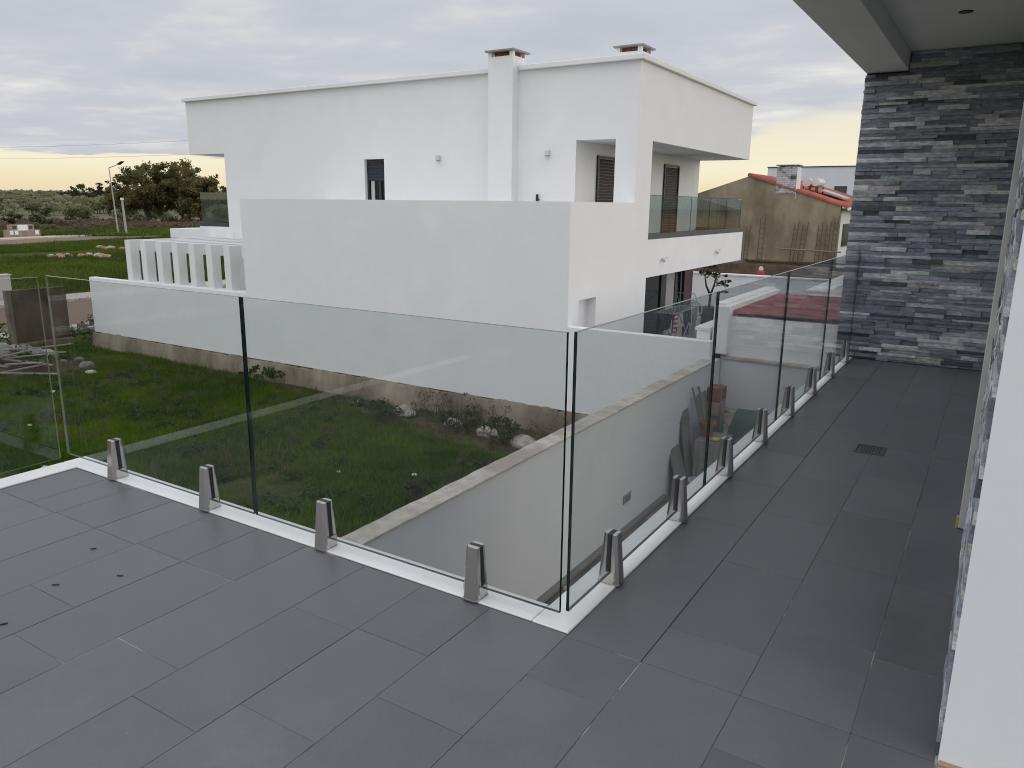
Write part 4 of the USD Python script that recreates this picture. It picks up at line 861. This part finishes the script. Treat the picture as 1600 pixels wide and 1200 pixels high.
gw = obj('window', box(GXR, GXR+0.02, 34.9, 37.0, -0.2, 0.74), anth, gh); obj('pane', box(GXR+0.0205, GXR+0.025, 35.0, 36.9, -0.15, 0.69), winglass, gw)
obj('gutter', tube((GXR+0.3, GY0-0.02, GEZ-0.09), (GXR+0.3, GY1, GEZ-0.09), 0.06, None, 8), white, gh)
obj('side_ledge', cbox(-9.3, -5.2, GY0-0.10, GY0-0.002, -0.90, -0.82, 0.01), darkconc, gh)
wh = thing('solar_water_heater', 'white water tank with a flat solar panel on the orange roof', 'solar heater', (-7.0, 36.6, 1.9))
slp = lambda x: GAZ+0.14-(GAZ-GEZ)/(abs(GXR-GAX))*abs(x-GAX)
obj('tank', tube((-7.45, 36.0, 2.46), (-7.45, 37.6, 2.46), 0.18, None, 20), plain('tank_white', (0.6, 0.6, 0.62), 0.4), wh, smooth=40)
obj('tank_end', tube((-7.12, 36.1, 2.47), (-7.12, 37.4, 2.47), 0.17, None, 20), plain('tank_cream', (0.66, 0.66, 0.62), 0.4), wh, smooth=40)
obj('panel', prism([(-6.95, slp(-6.95)+0.12), (-5.95, slp(-5.95)+0.10), (-5.95, slp(-5.95)+0.16), (-6.95, slp(-6.95)+0.18)], 'y', 36.0, 38.0), plain('panel_glass', (0.30, 0.32, 0.34), 0.2), wh)
for x in (-7.6, -7.3, -7.0):
    for y in (36.1, 37.3): obj('leg', tube((x, y, slp(x)-0.02), (x, y, 2.30), 0.03, None, 6), rust, wh)
# reinforcing steel left against the gable
for k, (x, z1, wd) in enumerate([(-8.78, 0.95, 0.20), (-9.36, 0.55, 0.16), (-7.45, 0.70, 0.16), (-7.12, 0.72, 0.2), (-6.42, 0.70, 0.16), (-6.10, 0.72, 0.16), (-5.82, 1.0, 0.16)]):
    names = ['tallest on the left half', 'leftmost, short and faint', 'left one of the leaning pair in the middle', 'right one of the leaning pair in the middle', 'left of the three near the right corner', 'middle of the three near the right corner', 'rightmost, at the corner of the gable']
    t_ = thing('steel_cage', f'rusty steel bar cage on the gable, {names[k]}', 'rebar', (x, 33.85, -2.9), 'steel bar cages against the gable')
    tilt = 0.12 if k in (2, 3) else 0.03
    for s in (0, wd): obj('bar', tube((x+s-tilt, 33.80, -2.95), (x+s+tilt, 33.90, z1+0.1*(s > 0)), 0.016, None, 5), rust, t_)
    for j in range(17):
        f = (j+1)/18; z = -2.95+(z1+2.95)*f; dx = -tilt+2*tilt*f
        obj('hoop', tube((x+dx, 33.80+0.1*f, z), (x+wd+dx, 33.80+0.1*f, z), 0.010, None, 4), rust, t_)
single('horizontal_pole', tube((-8.0, 33.74, -0.30), (-5.4, 33.74, -0.36), 0.03), woodgrey, 'pale horizontal pole in front of the rusty steel cages', 'pole')
single('earth_bank', [box(-12.0, -3.0, 33.2, 33.6, -3.1, -0.98)], darkconc, 'dark brown rough low wall at the foot of the concrete gable', 'wall')
gb = thing('gas_bottle', 'small red bottle with a white cap behind the garden wall', 'gas bottle', (-7.58, 30, -1.3))
obj('body', lathe([(0.0001, -1.7), (0.12, -1.7), (0.12, 0.25), (0.10, 0.32), (0.0001, 0.34)], 18, (-7.58, 30, -1.3)), plain('bottle_red', (0.5, 0.03, 0.05), 0.5), gb, smooth=40)
obj('cap', lathe([(0.0001, 0.34), (0.085, 0.34), (0.085, 0.42), (0.05, 0.48), (0.0001, 0.49)], 18, (-7.58, 30, -1.3)), plain('bottle_cap', (0.6, 0.58, 0.55), 0.5), gb, smooth=40)
oh = thing('ochre_house', 'house with an ochre wall and grey roof, seen mirrored in the balcony glass', 'house', (3, 47, -3))
obj('wall', box(-1.0, 8.0, 44.0, 52.0, -3.1, 1.25), rough('ochre_render', (0.36, 0.19, 0.10), (0.44, 0.25, 0.14), 1.0, ro=0.9), oh)
obj('roof', prism([(-1.3, 1.2), (8.3, 1.2), (3.5, 2.4)], 'y', 43.7, 52.3), boardm, oh)
obj('door', box(2.8, 3.8, 43.96, 44.0, -2.9, -0.8), anth, oh)
wb = thing('far_white_house', 'distant plain white block house with one dark square window', 'house', (-10, 58, -3))
obj('wall', box(-14.0, -3.0, 55.0, 64.0, -3.1, 4.0), rough('far_white', (0.60, 0.62, 0.65), (0.65, 0.67, 0.70), 0.6, ro=0.9), wb)
obj('coping', cbox(-14.05, -2.95, 54.95, 64.05, 4.001, 4.06, 0.01), anth, wb)
fwn = obj('window', box(-9.62, -8.86, 54.96, 55.0, 1.7, 2.78), anth, wb); obj('pane', box(-9.56, -8.92, 54.955, 54.959, 1.75, 2.72), plain('blue_pane', (0.035, 0.045, 0.065), 0.2), fwn)
obj('camera_arm', [tube((-14.0, 55.1, 3.35), (-14.25, 55.0, 3.40), 0.03), box(-14.42, -14.22, 54.93, 55.07, 3.36, 3.46)], anth, wb)

# ---------------------------------------------------------------- far left: street, lamp, trees
gp_ = thing('brown_slab', 'tall brown stained concrete slab standing at the street end of the lot', 'slab', (-23.9, 11.6, -3))
obj('slab', cbox(-23.95, -23.8, 10.93, 12.5, -3.1, -1.18, 0.012), slabm, gp_)
obj('edge_post', cbox(-23.93, -23.74, 10.80, 10.928, -3.1, -1.17, 0.01), plinthm, gp_)
obj('footing', cbox(-23.798, -23.66, 10.95, 12.5, -3.1, -2.72, 0.02), plinthm, gp_)
wg = thing('grey_wall', 'pale grey low wall across the street at the left picture edge', 'wall', (-37, 13, -3))
obj('wall', box(-36.6, -36.25, 9.0, 16.75, -3.1, -1.86), greywallm, wg); obj('cap', cbox(-36.65, -36.2, 8.95, 16.8, -1.859, -1.81, 0.006), greywallm, wg)
mbx = thing('utility_cabinet', 'concrete utility box with white doors beyond the far road', 'utility box', (-92.3, 44.5, -2.9))
pinkc = rough('pinkish_concrete', (0.26, 0.20, 0.16), (0.36, 0.29, 0.24), 1.2, ro=0.9)
def fp(u, d0, z): # along the road by u, towards the camera by d0
    return (-92.3+0.0+d0*0.95, 44.5+u, z)
def fb(u0, u1, d0, d1, z0, z1): return box(-92.3+d0, -92.3+d1, 44.5+u0, 44.5+u1, z0, z1)
obj('body', fb(-1.7, 1.75, -0.5, 0.4, -3.3, -2.0), pinkc, mbx); obj('upper', fb(-1.25, 1.15, -0.5, 0.38, -1.999, -1.42), pinkc, mbx)
obj('door', fb(-0.6, 0.45, 0.401, 0.46, -2.05, -1.43), white, mbx)
for u_ in (-1.45, -0.95, 1.2): obj('door', fb(u_, u_+0.36, 0.401, 0.45, -2.50, -2.05), white, mbx)
for u_ in (-1.1, 0.62): obj('niche', fb(u_, u_+0.38, 0.381, 0.395, -1.88, -1.52), anth, mbx)
lp = thing('street_lamp', 'tall grey street lamp with a bent arm before the dark trees', 'street lamp', (-92.0, 55.5, -2.8))
obj('pole', tube((-92.0, 55.5, -2.9), (-92.3, 55.35, 5.15), 0.10, 0.055, 12), galv, lp)
obj('arm', tube((-92.3, 55.35, 5.13), (-91.5, 56.2, 5.60), 0.055, 0.045, 10), galv, lp)
obj('head', prism([(-91.75, 5.50), (-90.85, 5.85), (-90.85, 5.93), (-91.75, 5.62)], 'y', 56.05, 56.5), anth, lp)
bo = thing('white_post', 'shorter thick grey post with a white cap beside the street lamp', 'post', (-89.8, 55.2, -2.8))
obj('post', tube((-89.8, 55.2, -2.9), (-89.95, 55.15, 1.35), 0.13, 0.12, 12), galv, bo)
obj('cap', tube((-89.95, 55.15, 1.351), (-89.96, 55.15, 1.62), 0.20, 0.18, 12), plain('lamp_cap_white', (0.7, 0.7, 0.7), 0.4), bo)

OAK = [(-57.0, 150, 10.6, 5.0, 2), (-54.9, 152, 10.8, 5.0, 3), (-53.75, 146, 8.4, 3.3, 4), (-58.6, 165, 6.8, 3.0, 5)]
oaklab = ['broad dark oak left of the pair behind the street lamp', 'broad dark oak in the middle of the far tree group', 'smaller dark tree at the right of the far group beside the white house', 'low dark tree at the left end of the far group']
for (az, r_, h_, sp_, sd), lb in zip(OAK, oaklab):
    x, y = polar(az, r_)
    tree_at('oak_tree', lb, (x, y, float(ground_z(x, y))), h_, sp_, oakm, sd, leaf=0.42, clumps=170, per=85, trunk=0.38, bare=0.16, lobes=5, group='dark trees beyond the far road')
for (az, r_, top, sp_, sd, lb) in [(-60.9, 310, 0.95, 6.5, 11, 'rounded dark tree on the skyline left of the street lamp'), (-59.75, 330, 0.72, 3.2, 12, 'small dark tree on the skyline just left of the street lamp'), (-59.1, 320, 1.18, 4.4, 13, 'dark tree on the skyline just right of the street lamp'), (-66.2, 300, 0.8, 5.0, 14, 'dark tree on the skyline cut by the left picture edge'), (-52.0, 260, 1.0, 4.0, 15, 'dark tree on the skyline against the white house')]:
    x, y = polar(az, r_); z = float(ground_z(x, y)); h_ = 1.39+r_*math.tan(math.radians(top))-z
    tree_at('skyline_tree', lb, (x, y, z), h_, sp_, bushm, sd, leaf=0.6, clumps=40, per=60, trunk=0.3, bare=0.2)
x, y = polar(-52.62, 210); z = float(ground_z(x, y)); zt = 1.39+210*math.tan(math.radians(1.76))-z
pl = thing('palm_tree', 'slender palm with a round head left of the white house', 'palm tree', (x, y, z))
obj('trunk', tube((0, 0, -0.2), (0, 0, zt-1.2), 0.24, 0.17, 10), barkm, pl, local=True)
fr = []
for k in range(46):
    an, el = rng.uniform(0, 2*np.pi), rng.uniform(-1.1, 1.45); d_ = np.array([math.cos(an)*math.cos(el), math.sin(an)*math.cos(el), math.sin(el)])
    L = 1.1 if el > 0.6 else 0.95; e_ = np.cross(d_, [0, 0, 1.0]); e_ /= np.linalg.norm(e_); c_ = np.array([0, 0, zt-1.1])
    for j in range(8):
        p_ = c_+d_*L*(0.3+0.09*j); fr.append([p_-e_*0.13, p_+d_*0.2, p_+e_*0.13, p_-d_*0.06])
V = np.array(fr).reshape(-1, 3); b = np.arange(len(fr))*4
obj('crown', trimesh.Trimesh(V, np.vstack([np.stack([b, b+1, b+2], 1), np.stack([b, b+2, b+3], 1)]), process=False), bushm, pl, local=True)

# field of olives and scrub
pro = []
for k in range(3):
    P = crown_points((0, 0, 1.75), (1.7, 1.7, 1.25), 26, 26, 40+k, 0.34); pro.append(trimesh.util.concatenate([leaves(P, 0.42, 50+k), tube((0, 0, -0.1), (0, 0, 1.3), 0.15, 0.09, 6)]))
N = 5200; az = np.radians(rng.uniform(-84, -40, N)); r_ = np.sqrt(rng.uniform(150**2, 640**2, N))
keep = meshkit.fbm(np.stack([np.sin(az)*r_*0.018, np.cos(az)*r_*0.018, az*0], -1), 3, 4) > 0.40
az, r_ = az[keep], r_[keep]; x, y = np.sin(az)*r_, np.cos(az)*r_
scatter('olive_scrub', pro, [olivem, olivem2, olivem], np.stack([x, y, ground_z(x, y)], 1), rng.uniform(0, 6.28, len(x)), rng.uniform(0.45, 1.25, len(x)), rng.integers(0, 3, len(x)), 'grey-green olive scrub covering the far field up to the skyline', 'scrub')
P = crown_points((0, 0, 0.42), (0.8, 0.8, 0.4), 14, 22, 61, 0.4, -0.9); P[:, 2] = np.maximum(P[:, 2], 0)
N = 900; az = np.radians(rng.uniform(-80, -42, N)); r_ = rng.uniform(121, 156, N); x, y = np.sin(az)*r_, np.cos(az)*r_
scatter('brown_scrub', [leaves(P, 0.2, 62)], scrubm, np.stack([x, y, ground_z(x, y)], 1), rng.uniform(0, 6.28, N), rng.uniform(0.5, 1.5, N), np.zeros(N, int), 'low brown scrub along the front of the olive field', 'scrub')
for (az, rr_, h_, w_, lb, sd) in [(-63.2, 132, 3.4, 2.1, 'dark round bush in the field right of the utility box', 21), (-64.6, 140, 2.4, 1.5, 'dark bush in the field above the utility box', 22), (-61.0, 150, 2.6, 2.4, 'wide grey-green bush in the field below the skyline trees', 23)]:
    x, y = polar(az, rr_); shrub('field_bush', lb, (x, y, float(ground_z(x, y))), h_, w_, bushm, sd, 0.34, 900)

# power lines
for z0, z1, lb in ((9.8, 7.7, 'thin upper power line across the sky on the left'), (8.1, 6.2, 'thin lower power line across the sky on the left')):
    p_ = [(-185+t*140, 60, z0+(z1-z0)*t*1.0-1.2*(1-(2*t-1)**2)+1.0) for t in np.linspace(0, 1, 24)]
    single('power_line', path_tube(p_, 0.013, 4), plain('wire_dark', (0.16, 0.16, 0.17), 0.6) if 'wire_dark' not in MATS else MATS['wire_dark'], lb, 'power line')

# rubble in the meadow across the street
k = 0
for (x, y, n, sx) in [(-60.5, 32.5, 9, 2.2), (-58.0, 33.5, 5, 1.0), (-66.5, 40.0, 7, 2.4), (-58.4, 38.6, 3, 0.8)]:
    for j in range(n):
        cx, cy = x+rng.normal(0, sx*0.6), y+rng.normal(0, sx*0.5); s = rng.uniform(0.16, 0.38)
        where = ['in the middle of the meadow', 'at the near end of the meadow', 'by the pergola end of the meadow', 'on bare soil in the meadow'][[(-60.5), (-58.0), (-66.5), (-58.4)].index(x)]
        single('meadow_rubble', rock((cx, cy, float(ground_z(cx, cy))+s*0.2+0.10), (s*1.3, s, s*0.75), 100+k, 1), reddish if j % 4 else limestone, f'reddish rubble stone {where} across the street', 'stone', f'rubble stones {where}'); k += 1

# ---------------------------------------------------------------- the empty lot
def clear(x, y): return float(ground_z(x, y))
bld = np.random.default_rng(5)
def tuft(n, hgt, spread, seed, wid=0.006, lean=0.5):
    r = np.random.default_rng(seed); V, F = [], []
    for i in range(n):
        p_ = np.append(r.normal(0, spread, 2), -0.01); a_ = r.uniform(0, 6.28); h_ = hgt*r.uniform(0.5, 1.25); l_ = lean*h_*r.uniform(0.2, 1.2); w_ = wid*r.uniform(0.7, 1.4)
        d_ = np.array([math.cos(a_), math.sin(a_), 0]); e_ = np.array([-d_[1], d_[0], 0]); m_ = p_+d_*l_*0.35+np.array([0, 0, h_*0.6]); t_ = p_+d_*l_+np.array([0, 0, h_])
        b = len(V); V += [p_-e_*w_, p_+e_*w_, m_-e_*w_*0.8, m_+e_*w_*0.8, t_]; F += [(b, b+1, b+3), (b, b+3, b+2), (b+2, b+3, b+4)]
    return trimesh.Trimesh(V, F, process=False)
N = 34000; x = rng.uniform(-25.2, -4.1, N); y = rng.uniform(2.4, 12.7, N)
p3 = np.stack([x, y, x*0], -1)
dens = meshkit.fbm(p3*0.55, 3, 21)
bare = (np.hypot((x+22.0)/2.9, (y-9.9)/1.5) < 1) | ((y+0.2*x > 9.35) & (x > -17))
keep = (dens > 0.30) & (~bare | (rng.random(N) < 0.07)); x, y = x[keep], y[keep]; n = len(x)
scatter('grass', [tuft(26, 0.085, 0.075, 1), tuft(22, 0.12, 0.08, 2), tuft(18, 0.06, 0.08, 3)], grassm, np.stack([x, y, ground_z(x, y)], 1), rng.uniform(0, 6.28, n), rng.uniform(0.6, 1.35, n), rng.integers(0, 3, n), 'rough green grass of the empty lot below the terrace', 'grass')
N = 2600; x = rng.uniform(-25, -4.2, N); y = rng.uniform(2.4, 12.6, N)
keep = (meshkit.fbm(np.stack([x*0.5, y*0.5, x*0], -1), 3, 33) > 0.52) | ((y > 11.2) & (x > -18)) | (np.hypot(x+9.2, y-4.8) < 1.1) | (np.hypot((x+21)/3, (y-10)/1.6) < 1); x, y = x[keep], y[keep]; n = len(x)
scatter('dry_grass', [tuft(20, 0.16, 0.05, 4, 0.004, 0.9), tuft(12, 0.24, 0.05, 5, 0.004, 0.8)], drygrassm, np.stack([x, y, ground_z(x, y)], 1), rng.uniform(0, 6.28, n), rng.uniform(0.5, 1.2, n), rng.integers(0, 2, n), 'pale dry grass stalks among the green of the lot', 'grass')
N = 900; x = rng.uniform(-24, -4.4, N); y = rng.uniform(3, 12.3, N); keep = meshkit.fbm(np.stack([x*0.7, y*0.7, x*0], -1), 3, 44) > 0.5; x, y = x[keep], y[keep]; n = len(x)
wp = []
for k in range(2):
    r = np.random.default_rng(70+k); P = np.stack([r.normal(0, 0.07, 40), r.normal(0, 0.07, 40), np.abs(r.normal(0.05, 0.03, 40))], 1); wp.append(leaves(P, 0.06, 71+k, 0.6))
scatter('weeds', wp, weedm, np.stack([x, y, ground_z(x, y)], 1), rng.uniform(0, 6.28, n), rng.uniform(0.7, 1.6, n), rng.integers(0, 2, n), 'broad-leaved weeds growing among the grass of the lot', 'weeds')
N = 9000; x = rng.uniform(-84, -37.5, N); y = rng.uniform(10, 66, N)
keep = (x > -78-(y-33)*0.34) & (meshkit.fbm(np.stack([x*0.12, y*0.12, x*0], -1), 3, 55) > 0.36); x, y = x[keep], y[keep]; n = len(x)
scatter('meadow_grass', [tuft(30, 0.26, 0.30, 6, 0.02), tuft(26, 0.18, 0.3, 7, 0.02)], meadowm, np.stack([x, y, ground_z(x, y)], 1), rng.uniform(0, 6.28, n), rng.uniform(0.7, 1.5, n), rng.integers(0, 2, n), 'green meadow grass across the street', 'grass')
N = 7000; az = np.radians(rng.uniform(-80, -42, N)); r_ = rng.uniform(104, 150, N); x, y = np.sin(az)*r_, np.cos(az)*r_
keep = meshkit.fbm(np.stack([x*0.06, y*0.06, x*0], -1), 3, 56) > 0.42; x, y = x[keep], y[keep]; n = len(x)
scatter('verge_grass', [tuft(24, 0.5, 0.5, 8, 0.04)], meadowm, np.stack([x, y, ground_z(x, y)], 1), rng.uniform(0, 6.28, n), rng.uniform(0.7, 1.5, n), np.zeros(n, int), 'green grass verge behind the far road', 'grass')

# limestone pieces along the footing
RK = [(-10.2, 12.05, 0.20, 'largest pale limestone lump left of the others at the wall footing'), (-8.9, 12.0, 0.15, 'pale limestone between the lump and the long row at the footing'), (-7.9, 11.75, 0.17, 'pale stone at the left end of the row near the patio wall'), (-7.3, 11.62, 0.14, 'pale stone second in the row near the patio wall'),
      (-6.9, 11.50, 0.20, 'pale stone third and broad in the row near the patio wall'), (-6.45, 11.35, 0.17, 'pale stone fourth in the row near the patio wall'), (-6.1, 11.2, 0.16, 'pale stone fifth in the row near the patio wall'), (-5.75, 11.15, 0.12, 'pale stone at the right end of the row near the patio wall'),
      (-6.6, 10.7, 0.08, 'small stone in front of the row near the patio wall'), (-11.6, 12.1, 0.10, 'small stone left of the largest limestone lump')]
for k, (x, y, s, lb) in enumerate(RK):
    single('limestone', rock((x, y, clear(x, y)+s*0.35), (s*1.35, s*0.9, s*0.75), 200+k, 3), limestone, lb, 'stone', 'pale stones along the concrete footing')
for k in range(26):
    x, y = rng.uniform(-8.6, -5.2), rng.uniform(10.6, 12.2)
    x, y = x, 11.55+(x+7)*-0.25+rng.normal(0, 0.22); s = rng.uniform(0.025, 0.07)
    single('stone_chip', rock((x, y, clear(x, y)+s*0.3), (s*1.3, s, s*0.7), 300+k, 1), limestone, 'small pale stone chip scattered before the concrete footing near the patio wall', 'stone chip', 'stone chips near the footing')
for k, (x, y, lb) in enumerate([(-15.6, 7.2, 'white scrap of litter in the middle of the green lot'), (-19.0, 10.35, 'pale flat stone on the bare soil right of the wood heap'), (-18.0, 8.9, 'white scrap of litter at the edge of the green near the heap'), (-8.7, 8.6, 'white dot of litter in the grass before the patio wall'), (-12.9, 6.1, 'pale stone scrap near the strip reflected in the glass'), (-7.6, 9.2, 'pale crumb in the grass below the row of stones')]):
    s = [0.04, 0.11, 0.05, 0.03, 0.06, 0.04][k]
    single('litter', rock((x, y, clear(x, y)+0.06), (s*1.4, s, s*0.5), 400+k, 2), plain('litter_white', (0.48, 0.47, 0.43), 0.8) if k == 0 else MATS['litter_white'], lb, 'litter')
for (x, y, h_, w_, lb, sd, m_, leaf) in [(-6.9, 8.35, 0.36, 0.2, 'small dark bush alone in the grass before the patio wall', 31, bushm, 0.05), (-7.35, 11.35, 0.5, 0.34, 'grey-green weed bush among the pale stones', 32, weedm, 0.06), (-8.5, 11.6, 0.55, 0.4, 'green weed bush left of the row of pale stones', 33, weedm, 0.06), (-10.3, 11.45, 0.4, 0.45, 'low green weed bush below the largest limestone lump', 34, weedm, 0.06),
        (-23.5, 13.1, 0.8, 0.75, 'leafy green bush at the left end of the white wall', 35, weedm, 0.1), (-24.2, 12.4, 0.55, 0.5, 'leafy green bush beside the brown slab', 36, weedm, 0.1), (-24.6, 10.3, 0.9, 0.9, 'bright green bush at the left picture edge before the slab', 37, grassm, 0.12), (-23.3, 9.8, 0.55, 0.6, 'green bush behind the grey rubble heap', 38, weedm, 0.1), (-15.0, 12.2, 0.4, 0.5, 'dark green weeds against the concrete footing', 39, weedm, 0.08), (-10.1, 7.3, 0.16, 0.22, 'low broad-leaved weed in the middle of the near grass', 40, weedm, 0.07)]:
    shrub('weed_bush', lb, (x, y, clear(x, y)), h_, w_, m_, sd, leaf, 620)
for k in range(5):
    x, y = [-9.6, -9.0, -8.3, -6.6, -5.6][k], [12.35, 12.4, 12.3, 12.1, 12.0][k]
    shrub('dry_bush', ['brown dry bush under the white wall, leftmost', 'brown dry bush under the white wall, second from the left', 'brown dry bush under the white wall, middle', 'brown dry bush under the white wall behind the stones', 'brown dry bush under the white wall nearest the patio wall'][k], (x, y, clear(x, y)), 0.55, 0.5, scrubm, 80+k, 0.045, 420, group='dry bushes under the white wall')
# heap of wood and rubble by the brown slab
hp = thing('rubble_heap', 'grey heap of rubble and old wood before the brown slab', 'rubble heap', (-22, 9.7, -2.7))
for k in range(46):
    x, y = -22.0+rng.normal(0, 1.1), 9.9+rng.normal(0, 0.5); s = rng.uniform(0.06, 0.22)
    obj('rubble', rock((x, y, clear(x, y)+s*0.2), (s*1.3, s, s*0.7), 500+k, 1), limestone if k % 3 == 0 else boardm, hp)
for k in range(30):
    x, y = -21.6+rng.normal(0, 1.0), 9.2+rng.normal(0, 0.5); L = rng.uniform(0.4, 1.2); an = rng.normal(0.55, 0.35)
    d_ = np.array([math.cos(an)*L, math.sin(an)*L, rng.normal(0, 0.06)]); c_ = np.array([x, y, clear(x, y)+rng.uniform(0.03, 0.2)])
    q = rot(cbox(-L, L, -0.05, 0.05, -0.015, 0.015, 0.004), an, (0, 0, 1), (0, 0, 0)); q = rot(q, rng.normal(0, 0.08), (math.sin(an), -math.cos(an), 0), (0, 0, 0)); q.apply_translation(c_)
    obj('plank', q, woodgrey, hp)
